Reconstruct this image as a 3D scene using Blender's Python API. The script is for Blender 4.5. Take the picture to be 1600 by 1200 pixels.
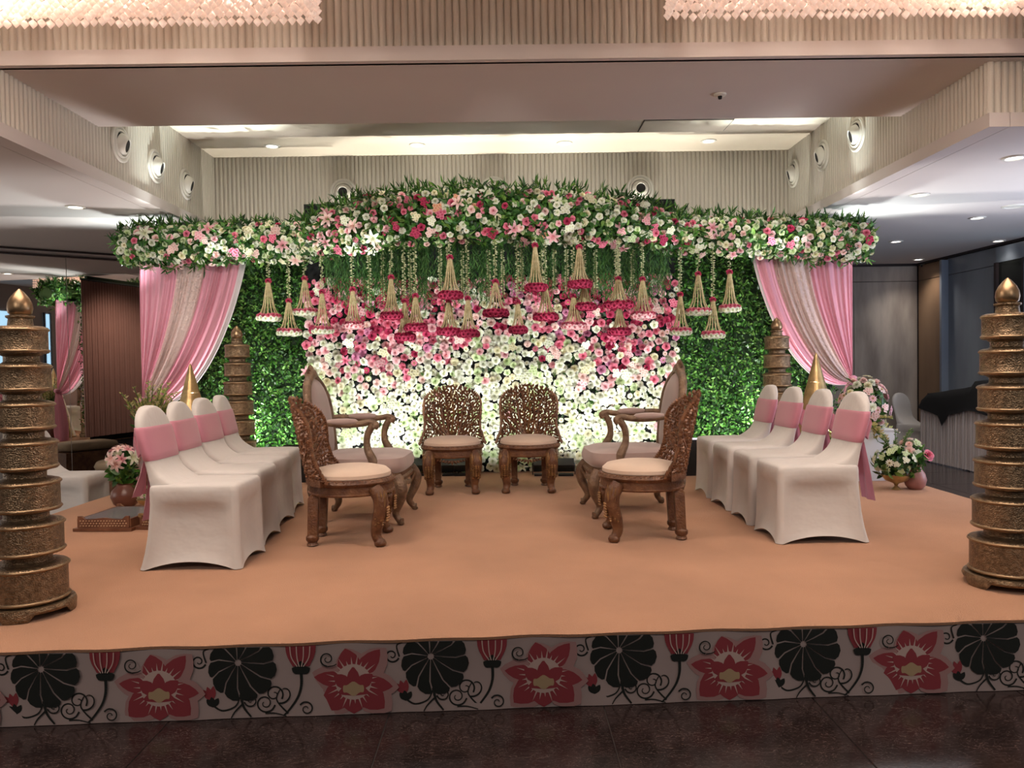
import bpy, math, random
import numpy as np
from mathutils import Vector, Matrix

R = math.radians
PI = math.pi
rnd = random.Random(11)
nr = np.random.default_rng(11)
for o in list(bpy.data.objects):
    bpy.data.objects.remove(o)
SC = bpy.context.scene
COL = SC.collection

# ------------------------------------------------------------------ camera
CAM_Z = 1.385
STAGE_Z = 0.30
cam_data = bpy.data.cameras.new('camera')
cam = bpy.data.objects.new('camera', cam_data)
COL.objects.link(cam)
cam_data.sensor_width = 36.0
cam_data.lens = 27.0
cam_data.clip_start = 0.05
cam_data.clip_end = 100
CAMROT = (Matrix.Rotation(R(-0.48), 3, 'Z') @ Matrix.Rotation(PI / 2 - R(1.48), 3, 'X') @ Matrix.Rotation(R(-0.9), 3, 'Z'))
CAMLOC = Vector((0, 0, CAM_Z))
cam.matrix_world = Matrix.Translation(CAMLOC) @ CAMROT.to_4x4()
SC.camera = cam

def ray(px, py):
    return CAMROT @ Vector(((px - 800) / 1200, (600 - py) / 1200, -1.0))
def at(px, py, Y):
    d = ray(px, py); return CAMLOC + d * (Y / d.y)
def atx(px, py, X):
    d = ray(px, py); return CAMLOC + d * (X / d.x)
def atz(px, py, Z=STAGE_Z):
    d = ray(px, py); return CAMLOC + d * ((Z - CAM_Z) / d.z)

# ------------------------------------------------------------------ world, exposure, large lights
vs = SC.view_settings
vs.view_transform = 'Standard'
vs.look = 'None'
vs.gamma = 1.0
vs.use_curve_mapping = False
vs.exposure = 0.0
wd = bpy.data.worlds.new('hall')
SC.world = wd
wd.use_nodes = True
wd.node_tree.nodes['Background'].inputs[0].default_value = (1.0, 0.87, 0.80, 1)
wd.node_tree.nodes['Background'].inputs[1].default_value = 0.36
SC.cycles.max_bounces = 8
SC.cycles.diffuse_bounces = 4
SC.cycles.glossy_bounces = 4
SC.cycles.transmission_bounces = 4
SC.cycles.sample_clamp_indirect = 4.0
SC.cycles.use_denoising = True

def aim(o, loc, target):
    o.location = loc
    o.rotation_euler = (Vector(target) - Vector(loc)).to_track_quat('-Z', 'Y').to_euler()
def area(name, loc, target, sx, sy, power, col, parent=None):
    d = bpy.data.lights.new(name, 'AREA'); d.shape = 'RECTANGLE'
    d.size = sx; d.size_y = sy; d.energy = power; d.color = col
    o = bpy.data.objects.new(name, d); COL.objects.link(o); aim(o, loc, target)
    return o
def spot(name, loc, target, power, col, angle=60, blend=.5, size=.05, parent=None):
    d = bpy.data.lights.new(name, 'SPOT'); d.energy = power; d.color = col
    d.spot_size = R(angle); d.spot_blend = blend; d.shadow_soft_size = size
    o = bpy.data.objects.new(name, d); COL.objects.link(o); aim(o, loc, target)
    return o
def point(name, loc, power, col, size=.05):
    d = bpy.data.lights.new(name, 'POINT'); d.energy = power; d.color = col; d.shadow_soft_size = size
    o = bpy.data.objects.new(name, d); COL.objects.link(o); o.location = loc
    return o
WARM = (1.0, 0.86, 0.74)
COOL = (0.95, 1.0, 0.95)
# light of the two chandeliers in view; fill spots added behind the camera
area('chandelier_light', (-2.1, 3.3, 3.12), (-1.6, 4.4, 0), 1.8, 1.3, 58, WARM)
area('chandelier_light', (2.1, 3.3, 3.12), (1.6, 4.4, 0), 1.8, 1.3, 58, WARM)
for x in (-2.6, 0, 2.6):
    spot('hall_fill_light', (x, -.9, 3.3), (x * 1.2, 4.6, 0.2), 165, (1, .90, .82), 66, 1.0, .7)
# warm ceiling downlights over the stage
for x in (-2.2, -0.75, 0.75, 2.2):
    spot('stage_downlight', (x, 7.2, 3.64), (x * .75, 5.6, 0.3), 45, WARM, 85, .8, .12)
for x in (-1.5, 0.0, 1.5):
    spot('stage_downlight', (x, 5.3, 3.25), (x, 4.6, 0.3), 20, WARM, 110, .9, .15)
# unseen spots added to brighten the front of the canopy
for x in (-2.4, 0.0, 2.4):
    spot('canopy_fill_spot', (x * .8, 4.6, 3.0), (x, 7.3, 2.35), 95, (1, .96, .90), 62, .9, .10)
# cool window light from the glazed right side, warm area light on the left
area('side_light', (6.2, 6.0, 1.3), (4.4, 8.0, 2.85), 3.0, 2.0, 130, (0.72, 0.80, 1.0))
area('side_light', (-6.5, 5.0, 1.2), (-4.6, 7.2, 2.6), 2.0, 2.0, 30, (1, .93, .86))
# white floods at the foot of the flower wall and of the two hedge panels
for x in (-1.5, -0.93, -0.13, 0.70, 1.42):
    spot('flood_beam', (x, 6.85, 0.42), (x * .98, 7.72, 1.22), 76, COOL, 92, .8, .04)
for x in (-2.25, 2.15):
    spot('hedge_beam', (x, 7.12, 0.42), (x * 1.02, 7.85, 1.35), 85, COOL, 110, .8, .04)
# floods low on the stage that light the underside of the canopy and its fringe
for x, e in ((-2.75, 90), (-1.75, 90), (-.90, 130), (.74, 130), (1.75, 90), (2.75, 90)):
    spot('canopy_flood_beam', (x, 6.1, 0.5), (x * .98, 7.25, 2.38), e, (.95, 1, .93), 58, .9, .05)
for x, e in ((-2.42, 900), (-1.35, 200), (1.35, 200), (2.42, 900)):
    spot('canopy_wash_beam', (x, 6.36, 0.35), (x * 1.09, 6.95, 3.68), e, (.90, 1, .96), 27, .5, .03)
# beams that graze the drapes and uplights behind the backdrop that wash the recess and the low ceilings
for s in (-1, 1):
    spot('drape_beam', (s * 2.45, 7.66, 0.5), (s * 3.05, 7.5, 2.1), 190, (1, .97, .95), 80, .6, .04)
    spot('soffit_beam', (s * 3.45, 7.95, 2.15), (s * 3.85, 7.3, 2.85), 70, (.88, 1, 1), 100, .9, .05)
spot('back_lamp_beam', (-3.6, 9.3, 2.7), (-3.0, 8.15, 1.3), 110, (1, .86, .72), 90, .9, .06)
for x, e in ((-1.9, 300), (-.65, 340), (.6, 340), (1.85, 300)):
    spot('uplight_beam', (x, 8.16, 0.5), (x, 7.75, 3.68), e, (1, .96, .84), 66, .6, .02)

# ------------------------------------------------------------------ materials
def nodes_of(m):
    m.use_nodes = True
    nt = m.node_tree
    return nt, nt.nodes, nt.links, nt.nodes['Principled BSDF']
def mat(name, col, rough=.6, metal=0.0, var=0.0, vscale=6.0, bump=0.0, bscale=60.0, spec=.4, col2=None, kind='noise', sheen=0.0, coord='Object', stretch=(1, 1, 1), emit=None, estr=0):
    m = bpy.data.materials.new(name)
    nt, N, L, P = nodes_of(m)
    c = (*col, 1) if len(col) == 3 else col
    P.inputs['Base Color'].default_value = c
    P.inputs['Roughness'].default_value = rough
    P.inputs['Metallic'].default_value = metal
    P.inputs['Specular IOR Level'].default_value = spec
    if sheen: P.inputs['Sheen Weight'].default_value = sheen
    if emit:
        P.inputs['Emission Color'].default_value = (*emit, 1); P.inputs['Emission Strength'].default_value = estr
    if var or bump:
        tc = N.new('ShaderNodeTexCoord'); mp = N.new('ShaderNodeMapping'); mp.inputs['Scale'].default_value = stretch
        L.new(tc.outputs[coord], mp.inputs['Vector'])
    if var:
        n = N.new('ShaderNodeTexNoise'); n.inputs['Scale'].default_value = vscale; n.inputs['Detail'].default_value = 4
        L.new(mp.outputs[0], n.inputs['Vector'])
        r = N.new('ShaderNodeValToRGB')
        c2 = col2 if col2 else tuple(max(0, x * (1 - var)) for x in col[:3])
        r.color_ramp.elements[0].position = .32; r.color_ramp.elements[1].position = .68
        r.color_ramp.elements[0].color = (*c2, 1); r.color_ramp.elements[1].color = c
        L.new(n.outputs['Fac'], r.inputs['Fac']); L.new(r.outputs['Color'], P.inputs['Base Color'])
    if bump:
        if kind == 'voronoi':
            b = N.new('ShaderNodeTexVoronoi'); b.inputs['Scale'].default_value = bscale; out = b.outputs['Distance']
        else:
            b = N.new('ShaderNodeTexNoise'); b.inputs['Scale'].default_value = bscale; b.inputs['Detail'].default_value = 3; out = b.outputs['Fac']
        L.new(mp.outputs[0], b.inputs['Vector'])
        bp = N.new('ShaderNodeBump'); bp.inputs['Strength'].default_value = bump; bp.inputs['Distance'].default_value = .02
        L.new(out, bp.inputs['Height']); L.new(bp.outputs[0], P.inputs['Normal'])
    return m
def attr_mat(name, rough=.6, trans=0.25, spec=.3):
    m = bpy.data.materials.new(name)
    nt, N, L, P = nodes_of(m)
    a = N.new('ShaderNodeAttribute'); a.attribute_name = 'Col'
    L.new(a.outputs['Color'], P.inputs['Base Color'])
    P.inputs['Roughness'].default_value = rough
    P.inputs['Specular IOR Level'].default_value = spec
    if trans:
        t = N.new('ShaderNodeBsdfTranslucent'); L.new(a.outputs['Color'], t.inputs['Color'])
        mx = N.new('ShaderNodeMixShader'); mx.inputs[0].default_value = trans
        L.new(P.outputs[0], mx.inputs[1]); L.new(t.outputs[0], mx.inputs[2])
        L.new(mx.outputs[0], N['Material Output'].inputs['Surface'])
    return m
def fabric_mat(name, col, trans=.25, rough=.55, sheen=.3, sparkle=False, var=.08):
    m = mat(name, col, rough, var=var, vscale=5, bump=.08, bscale=350, sheen=sheen)
    nt, N, L, P = nodes_of(m)
    t = N.new('ShaderNodeBsdfTranslucent'); t.inputs['Color'].default_value = (*col, 1)
    mx = N.new('ShaderNodeMixShader'); mx.inputs[0].default_value = trans
    L.new(P.outputs[0], mx.inputs[1]); L.new(t.outputs[0], mx.inputs[2])
    L.new(mx.outputs[0], N['Material Output'].inputs['Surface'])
    if sparkle:
        tc = N.new('ShaderNodeTexCoord'); v = N.new('ShaderNodeTexVoronoi'); v.inputs['Scale'].default_value = 85
        L.new(tc.outputs['Object'], v.inputs['Vector'])
        mm = N.new('ShaderNodeMath'); mm.operation = 'LESS_THAN'; mm.inputs[1].default_value = .22
        L.new(v.outputs['Distance'], mm.inputs[0]); L.new(mm.outputs[0], P.inputs['Metallic'])
        wn = N.new('ShaderNodeVectorMath'); wn.operation = 'SUBTRACT'; wn.inputs[1].default_value = (.5, .5, .5)
        L.new(v.outputs['Color'], wn.inputs[0])
        geo = N.new('ShaderNodeNewGeometry')
        sc = N.new('ShaderNodeVectorMath'); sc.operation = 'SCALE'; sc.inputs['Scale'].default_value = .9
        L.new(wn.outputs[0], sc.inputs[0])
        ad = N.new('ShaderNodeVectorMath'); ad.operation = 'ADD'
        L.new(geo.outputs['Normal'], ad.inputs[0]); L.new(sc.outputs[0], ad.inputs[1])
        nm = N.new('ShaderNodeVectorMath'); nm.operation = 'NORMALIZE'; L.new(ad.outputs[0], nm.inputs[0])
        L.new(nm.outputs[0], P.inputs['Normal'])
        P.inputs['Roughness'].default_value = .3
    return m

MT = {}
MT['petal'] = attr_mat('petal', .6, .22)
MT['leaf'] = attr_mat('leaf', .45, .2, .45)
MT['carpet'] = mat('peach_carpet', (.495, .26, .150), .95, var=.17, vscale=1.7, bump=.5, bscale=260, spec=.1, sheen=.15)
MT['plaster'] = mat('ceiling_paint', (.62, .56, .53), .8, var=.04, vscale=1.2, spec=.2)
MT['flute'] = mat('fluted_panel_paint', (.60, .555, .48), .7, spec=.25)
MT['coffer'] = mat('coffer_paint', (.68, .60, .50), .8, spec=.2)
MT['dark_trim'] = mat('dark_trim', (.03, .02, .02), .5)
MT['hall_wall'] = mat('hall_wall', (.20, .15, .125), .6, var=.15, vscale=1)
MT['tile'] = mat('dark_marble_tile', (.030, .018, .017), .16, var=.6, vscale=5, spec=.5, col2=(.012, .008, .008))
MT['grout'] = mat('grout', (.10, .085, .08), .8)
MT['marble'] = mat('grey_marble', (.52, .455, .39), .22, var=.5, vscale=3.2, col2=(.25, .21, .185), stretch=(1, 1, .25))
MT['marble_brown'] = mat('brown_marble', (.34, .215, .13), .3, var=.4, vscale=1.4, col2=(.17, .10, .06), stretch=(1, 1, .25))
MT['marble_daylit'] = mat('daylit_marble', (.36, .42, .48), .3, var=.4, vscale=1.4, col2=(.19, .22, .27), stretch=(1, 1, .25))  # cool window light put into the colour of the marble
MT['brass'] = mat('antique_brass', (.29, .20, .12), .36, .8, var=.55, vscale=55, bump=.30, bscale=150, kind='voronoi')
MT['brass_rim'] = mat('brass_rim', (.33, .22, .125), .34, .85, var=.3, vscale=20)
MT['gold'] = mat('gold_metal', (.62, .45, .22), .34, .85, var=.35, vscale=16)
MT['cover'] = mat('white_spandex', (.59, .555, .525), .65, var=.03, vscale=3, bump=.5, bscale=5.5, stretch=(1, 2.2, 1.4), spec=.25, sheen=.2)
MT['sash'] = fabric_mat('pink_satin', (.64, .255, .33), .18, .42)
MT['drape'] = fabric_mat('pink_drape', (.86, .40, .50), .34, .5)
MT['sequin'] = fabric_mat('sequin_cloth', (.74, .54, .50), .25, .35, sparkle=True)
MT['lit_edge'] = fabric_mat('lit_edge_cloth', (.90, .80, .82), .45, .6)  # lamp glare on the drapes' inner edge, put in as a white strip
MT['brown_curtain'] = fabric_mat('brown_curtain', (.26, .125, .10), .05, .7)
MT['wood'] = mat('carved_wood', (.175, .080, .036), .38, var=.5, vscale=18, bump=.35, bscale=70, col2=(.085, .032, .016))
MT['wood_gold'] = mat('gilded_wood', (.34, .19, .075), .36, .35, var=.55, vscale=26, col2=(.14, .06, .025))
MT['wood_grey'] = mat('silvered_wood', (.235, .15, .09), .4, .25, var=.45, vscale=20, bump=.4, bscale=60, col2=(.12, .07, .045))
MT['cream'] = mat('cream_upholstery', (.66, .50, .385), .8, var=.08, vscale=6, bump=.1, bscale=300, sheen=.2)
MT['mauve'] = mat('mauve_velvet', (.36, .255, .225), .7, var=.15, vscale=7, sheen=.5)
MT['black'] = mat('black_plastic', (.008, .008, .009), .35)
MT['black_cloth'] = mat('black_cloth', (.006, .006, .007), .9)
MT['skirt'] = mat('printed_cloth', (.41, .315, .295), .8, var=.06, vscale=3)
MT['ink_black'] = mat('black_print', (.010, .012, .010), .8)
MT['ink_red'] = mat('maroon_print', (.255, .036, .046), .8)
MT['ink_pale'] = mat('pale_print', (.36, .20, .19), .8)
MT['ink_light'] = mat('light_print', (.50, .36, .32), .8)
MT['ink_gold'] = mat('gold_print', (.40, .28, .16), .8)
MT['white_metal'] = mat('white_metal', (.70, .67, .60), .45)
MT['vent_hole'] = mat('vent_hole', (.012, .01, .01), .8)
MT['lamp'] = mat('lamp_lens', (1, 1, 1), .4, emit=(1.0, .95, .88), estr=6)
MT['table_cloth'] = mat('pleated_satin', (.47, .42, .41), .6, sheen=.2)
MT['terracotta'] = mat('dark_clay', (.16, .06, .04), .3, var=.3, vscale=10)
MT['pink_clay'] = mat('pink_clay', (.34, .15, .13), .45, var=.2, vscale=10)
MT['planter'] = mat('white_planter', (.55, .55, .56), .5)
MT['pillow'] = mat('olive_cushion', (.30, .22, .14), .8, var=.2, vscale=8)
MT['strip_glow'] = mat('strip_glow', (.8, .8, .85), .4, emit=(.8, .78, 1), estr=.9)
MT['window_glow'] = mat('daylit_pane', (.5, .7, .9), .2, emit=(.35, .62, .85), estr=1.4)
MT['glass_dark'] = mat('dark_glass', (.02, .022, .02), .08)
MT['tray_glass'] = mat('grey_inset', (.16, .16, .17), .2)
MT['dark_green'] = mat('dark_green_mesh', (.012, .028, .010), .9)
MT['stem'] = mat('green_stem', (.06, .12, .025), .6)
m = bpy.data.materials.new('mirror_glass'); nt, N, L, P = nodes_of(m)
P.inputs['Base Color'].default_value = (.80, .77, .74, 1); P.inputs['Metallic'].default_value = 1; P.inputs['Roughness'].default_value = .012
MT['mirror'] = m
# crystal: pale glass that scatters lamp light, with an added glow to brighten it
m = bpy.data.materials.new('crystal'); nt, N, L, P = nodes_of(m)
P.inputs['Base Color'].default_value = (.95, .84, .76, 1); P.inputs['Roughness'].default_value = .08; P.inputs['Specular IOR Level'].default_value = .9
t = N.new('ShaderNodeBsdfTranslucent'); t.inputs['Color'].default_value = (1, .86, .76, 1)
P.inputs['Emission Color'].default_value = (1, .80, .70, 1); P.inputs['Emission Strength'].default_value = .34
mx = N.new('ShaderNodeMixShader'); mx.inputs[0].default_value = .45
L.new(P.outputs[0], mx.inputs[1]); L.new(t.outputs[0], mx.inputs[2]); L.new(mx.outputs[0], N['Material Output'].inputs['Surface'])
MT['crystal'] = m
# fine scratched veins on the dark tiles
nt, N, L, P = nodes_of(MT['tile'])
tc = N.new('ShaderNodeTexCoord'); mp = N.new('ShaderNodeMapping'); mp.inputs['Scale'].default_value = (1.2, 3.4, 1)
n1 = N.new('ShaderNodeTexNoise'); n1.inputs['Scale'].default_value = 17; n1.inputs['Detail'].default_value = 8; n1.inputs['Distortion'].default_value = 1.6
L.new(tc.outputs['Object'], mp.inputs[0]); L.new(mp.outputs[0], n1.inputs['Vector'])
rr = N.new('ShaderNodeValToRGB'); e = rr.color_ramp.elements
e[0].position = .485; e[0].color = (0, 0, 0, 1); e[1].position = .5; e[1].color = (1, 1, 1, 1)
e2 = e.new(.515); e2.color = (0, 0, 0, 1)
L.new(n1.outputs['Fac'], rr.inputs[0])
n2 = N.new('ShaderNodeTexNoise'); n2.inputs['Scale'].default_value = 9; L.new(tc.outputs['Object'], n2.inputs['Vector'])
ml = N.new('ShaderNodeMath'); ml.operation = 'MULTIPLY'; L.new(rr.outputs[0], ml.inputs[0]); L.new(n2.outputs['Fac'], ml.inputs[1])
old = P.inputs['Base Color'].links[0].from_socket
mc = N.new('ShaderNodeMix'); mc.data_type = 'RGBA'; mc.inputs[7].default_value = (.16, .115, .10, 1)
L.new(ml.outputs[0], mc.inputs[0]); L.new(old, mc.inputs[6]); L.new(mc.outputs[2], P.inputs['Base Color'])

# ------------------------------------------------------------------ mesh helpers
class MB:
    def __init__(s): s.v = []; s.f = []; s.m = []
    def add(s, vs_, fs_, mi=0):
        b = len(s.v); s.v.extend(tuple(p) for p in vs_)
        for f in fs_: s.f.append(tuple(i + b for i in f)); s.m.append(mi)
        return s
    def box(s, c, d, mi=0, rot=None):
        x, y, z = d[0] / 2, d[1] / 2, d[2] / 2
        P_ = [Vector(p) for p in ((-x, -y, -z), (x, -y, -z), (x, y, -z), (-x, y, -z), (-x, -y, z), (x, -y, z), (x, y, z), (-x, y, z))]
        if rot is not None: P_ = [rot @ p for p in P_]
        c = Vector(c)
        return s.add([p + c for p in P_], [(0, 3, 2, 1), (4, 5, 6, 7), (0, 1, 5, 4), (1, 2, 6, 5), (2, 3, 7, 6), (3, 0, 4, 7)], mi)
    def bar(s, a, b, w, h, mi=0):
        a, b = Vector(a), Vector(b); d = (b - a); q = d.to_track_quat('X', 'Z').to_matrix()
        return s.box((a + b) / 2, (d.length, w, h), mi, q)
    def lathe(s, prof, n=24, c=(0, 0, 0), mi=0, cap=True, sy=1.0):
        rows = []
        vs_ = []
        for r, z in prof:
            for k in range(n):
                a = 2 * PI * k / n
                vs_.append((c[0] + r * math.cos(a), c[1] + r * sy * math.sin(a), c[2] + z))
        fs_ = []
        for i in range(len(prof) - 1):
            for k in range(n):
                k2 = (k + 1) % n
                fs_.append((i * n + k, i * n + k2, (i + 1) * n + k2, (i + 1) * n + k))
        if cap:
            fs_.append(tuple(range(n - 1, -1, -1))); b = (len(prof) - 1) * n
            fs_.append(tuple(b + k for k in range(n)))
        return s.add(vs_, fs_, mi)
    def tube(s, pts, r, n=8, mi=0, cap=True, flat=1.0):
        pts = [Vector(p) for p in pts]; K = len(pts)
        rs = r if hasattr(r, '__len__') else [r] * K
        vs_ = []; ref = None
        for i, p in enumerate(pts):
            d = (pts[min(i + 1, K - 1)] - pts[max(i - 1, 0)]).normalized()
            if ref is None:
                ref = Vector((0, 0, 1)) if abs(d.z) < .9 else Vector((0, 1, 0))
            u = (ref - d * ref.dot(d)).normalized(); w = d.cross(u); ref = u
            for k in range(n):
                a = 2 * PI * (k + .5) / n
                vs_.append(p + u * (rs[i] * math.cos(a)) + w * (rs[i] * flat * math.sin(a)))
        fs_ = []
        for i in range(K - 1):
            for k in range(n):
                k2 = (k + 1) % n
                fs_.append((i * n + k, i * n + k2, (i + 1) * n + k2, (i + 1) * n + k))
        if cap:
            fs_.append(tuple(range(n - 1, -1, -1))); fs_.append(tuple((K - 1) * n + k for k in range(n)))
        return s.add(vs_, fs_, mi)
    def grid(s, rows, mi=0, close=False):
        n = len(rows[0]); vs_ = [p for r in rows for p in r]; fs_ = []
        for i in range(len(rows) - 1):
            for k in range(n if close else n - 1):
                k2 = (k + 1) % n
                fs_.append((i * n + k, i * n + k2, (i + 1) * n + k2, (i + 1) * n + k))
        return s.add(vs_, fs_, mi)
    def loft(s, rings, mi=0, cap0=True, cap1=True):
        s.grid(rings, mi, True); n = len(rings[0]); b = len(s.v) - n * len(rings)
        if cap0: s.f.append(tuple(b + k for k in range(n - 1, -1, -1))); s.m.append(mi)
        if cap1: s.f.append(tuple(len(s.v) - n + k for k in range(n))); s.m.append(mi)
        return s
    def octa(s, c, d, up, L_, w, t, mi=0):
        c = Vector(c); d = Vector(d).normalized(); u = Vector(up); u = (u - d * u.dot(d)).normalized(); x = d.cross(u)
        vs_ = [c - d * L_ / 2, c + d * L_ / 2, c + x * w / 2 - d * L_ * .08, c - x * w / 2 - d * L_ * .08, c + u * t / 2, c - u * t / 2]
        return s.add(vs_, [(0, 2, 4), (0, 4, 3), (0, 3, 5), (0, 5, 2), (1, 4, 2), (1, 3, 4), (1, 5, 3), (1, 2, 5)], mi)
    def mesh(s, name, mats, smooth=False, ang=40):
        me = bpy.data.meshes.new(name); me.from_pydata(s.v, [], s.f)
        for m_ in (mats if isinstance(mats, (list, tuple)) else [mats]): me.materials.append(m_)
        if any(s.m): me.polygons.foreach_set('material_index', s.m)
        if smooth:
            me.shade_smooth()
            if ang < 180: me.set_sharp_from_angle(angle=R(ang))
        me.update()
        return me
    def build(s, name, mats, parent=None, smooth=False, ang=40, loc=None):
        return link(name, s.mesh(name, mats, smooth, ang), parent, loc)
def link(name, me, parent=None, loc=None, mw=None):
    o = bpy.data.objects.new(name, me); COL.objects.link(o)
    if parent is not None: o.parent = parent
    if loc is not None: o.location = loc
    if mw is not None: o.matrix_basis = mw
    return o
def tag(o, label=None, cat=None, group=None, kind=None):
    if label: o['label'] = label
    if cat: o['category'] = cat
    if group: o['group'] = group
    if kind: o['kind'] = kind
    return o
def thing(name, label, cat, loc=(0, 0, 0), rz=0, group=None, scale=1.0):
    o = bpy.data.objects.new(name, None); COL.objects.link(o)
    o.location = loc; o.rotation_euler = (0, 0, rz); o.empty_display_size = .05
    if scale != 1.0: o.scale = (scale,) * 3
    return tag(o, label, cat, group)
def copy_tree(o, parent=None):
    c = o.copy(); COL.objects.link(c)
    if parent is not None: c.parent = parent
    for ch in list(o.children): copy_tree(ch, c)
    return c
def spl(pts, n=6):
    P_ = [Vector(p) for p in pts]; out = []
    for i in range(len(P_) - 1):
        p0, p1, p2, p3 = P_[max(i - 1, 0)], P_[i], P_[i + 1], P_[min(i + 2, len(P_) - 1)]
        for k in range(n):
            t = k / n
            out.append(.5 * ((2 * p1) + (p2 - p0) * t + (2 * p0 - 5 * p1 + 4 * p2 - p3) * t * t + (3 * p1 - p0 - 3 * p2 + p3) * t ** 3))
    out.append(P_[-1]); return out
def lerp(a, b, t): return a + (b - a) * t
def interp(x, xs, ys): return float(np.interp(x, xs, ys))

# numpy bulk meshes (tris only) with a colour attribute
def np_mesh(name, V, T, C, material, smooth=True):
    me = bpy.data.meshes.new(name)
    V = np.asarray(V, np.float32); T = np.asarray(T, np.int32)
    me.vertices.add(len(V)); me.vertices.foreach_set('co', V.ravel())
    me.loops.add(T.size); me.loops.foreach_set('vertex_index', T.ravel())
    me.polygons.add(len(T)); me.polygons.foreach_set('loop_start', np.arange(0, T.size, 3, dtype=np.int32))
    me.update(calc_edges=True)
    if C is not None:
        ca = me.color_attributes.new('Col', 'FLOAT_COLOR', 'POINT')
        ca.data.foreach_set('color', np.concatenate([C, np.ones((len(C), 1))], 1).astype(np.float32).ravel())
    me.materials.append(material)
    if smooth: me.shade_smooth()
    return me
class Proto:
    def __init__(s, V, T, tone): s.V = np.array(V, float); s.T = np.array(T, int); s.tone = np.array(tone, float)
def petal(V, T, tone, ang, tilt0, tilt1, L_, w, base=0.0, cup=.35, na=4, nc=3, t0=0.0, t1=1.0, shape=.55):
    b = len(V); ca, sa = math.cos(ang), math.sin(ang)
    r = base; z = 0.0
    for i in range(na):
        s_ = i / (na - 1)
        if i:
            tl = lerp(tilt0, tilt1, s_); r += L_ / (na - 1) * math.sin(tl); z += L_ / (na - 1) * math.cos(tl)
        wd_ = w * math.sin(PI * (.16 + shape * s_ + .12 * s_ * s_))
        for k in range(nc):
            c = -1 + 2 * k / (nc - 1)
            x = r - cup * wd_ * c * c * .5; y = c * wd_
            V.append((x * ca - y * sa, x * sa + y * ca, z + .12 * wd_ * c * c))
            tone.append(lerp(t0, t1, s_))
    for i in range(na - 1):
        for k in range(nc - 1):
            a = b + i * nc + k
            T.append((a, a + nc, a + 1)); T.append((a + 1, a + nc, a + nc + 1))
def proto_rose():
    V, T, to = [], [], []
    for n, t0, t1, L_, w, bs, off, ta, tb in ((5, R(35), R(105), .95, .66, .15, 0, .2, 1), (5, R(20), R(75), .85, .52, .1, .6, .15, .9), (4, R(8), R(45), .8, .34, .06, .2, .05, .7), (3, R(-4), R(18), .72, .26, .05, .9, 0, .45)):
        for k in range(n):
            petal(V, T, to, 2 * PI * k / n + off, t0, t1, L_, w, bs, .8, t0=ta, t1=tb)
    V = np.array(V); V[:, 2] -= .25; V /= np.abs(V[:, :2]).max()
    return Proto(V, T, to)
def proto_carnation():
    V, T, to = [], [], []; r2 = random.Random(3)
    for n, tl, L_, z0 in ((9, 88, .95, 0), (9, 68, .9, .05), (7, 45, .85, .1), (5, 22, .75, .14), (3, 5, .66, .16)):
        for k in range(n):
            b = len(V)
            petal(V, T, to, 2 * PI * (k + r2.uniform(-.25, .25)) / n, R(tl - 22), R(tl + 14), L_ * r2.uniform(.9, 1.08), .27, .02, .2, na=3, nc=3, t0=.15, t1=r2.uniform(.75, 1), shape=.42)
            for i in range(b, len(V)):
                x, y, z = V[i]; V[i] = (x, y, z + z0 + r2.uniform(-.03, .03))
    V = np.array(V); V[:, 2] -= .3; V /= np.abs(V[:, :2]).max()
    return Proto(V, T, to)
def proto_lily():
    V, T, to = [], [], []
    for k in range(6):
        petal(V, T, to, 2 * PI * k / 6, R(20 if k % 2 else 12), R(112), 1.15, .21, .03, .25, na=5, nc=3, t0=.0, t1=1.0, shape=.62)
    for k in range(5):
        a = 2 * PI * k / 5; b = len(V)
        V += [(0, 0, .1), (.2 * math.cos(a), .2 * math.sin(a), .62), (.2 * math.cos(a + .2), .2 * math.sin(a + .2), .6)]; T.append((b, b + 1, b + 2)); to += [0, -.5, -.5]
    V = np.array(V); V /= np.abs(V[:, :2]).max()
    return Proto(V, T, to)
def proto_daisy():
    V, T, to = [], [], []
    for k in range(11):
        petal(V, T, to, 2 * PI * k / 11, R(65), R(95), .9, .22, .12, .1, na=3, nc=3, t0=.5, t1=1, shape=.6)
    b = len(V)
    for k in range(7): V.append((.26 * math.cos(2 * PI * k / 7), .26 * math.sin(2 * PI * k / 7), .16)); to.append(0)
    V.append((0, 0, .3)); to.append(0)
    for k in range(7): T.append((b + k, b + (k + 1) % 7, b + 7))
    V = np.array(V); V /= np.abs(V[:, :2]).max()
    return Proto(V, T, to)
def proto_spray():
    V, T, to = [], [], []; r2 = random.Random(5)
    for q in range(8):
        a = q * 2.4; rr_ = .62 * math.sqrt((q + .3) / 8); c = (rr_ * math.cos(a), rr_ * math.sin(a), .35 - .5 * rr_ * rr_)
        b = len(V)
        for k in range(5): petal(V, T, to, 2 * PI * k / 5 + q, R(30), R(95), .3, .16, .03, .3, na=3, nc=2, t0=0, t1=1, shape=.5)
        for i in range(b, len(V)): V[i] = (V[i][0] + c[0], V[i][1] + c[1], V[i][2] + c[2])
    V = np.array(V); V /= np.abs(V[:, :2]).max()
    return Proto(V, T, to)
def proto_leaf():
    V = [(0, 0, 0), (.24, .32, .05), (0, .42, -.02), (-.24, .32, .05), (.17, .68, .0), (-.17, .68, .0), (0, 1, -.1)]
    T = [(0, 1, 2), (0, 2, 3), (1, 4, 2), (2, 5, 3), (2, 4, 6), (2, 6, 5)]
    return Proto(V, T, [0, .8, .2, .8, 1, 1, 1])
PR = dict(rose=proto_rose(), carnation=proto_carnation(), lily=proto_lily(), daisy=proto_daisy(), spray_blossom=proto_spray(), leaf=proto_leaf())
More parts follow.
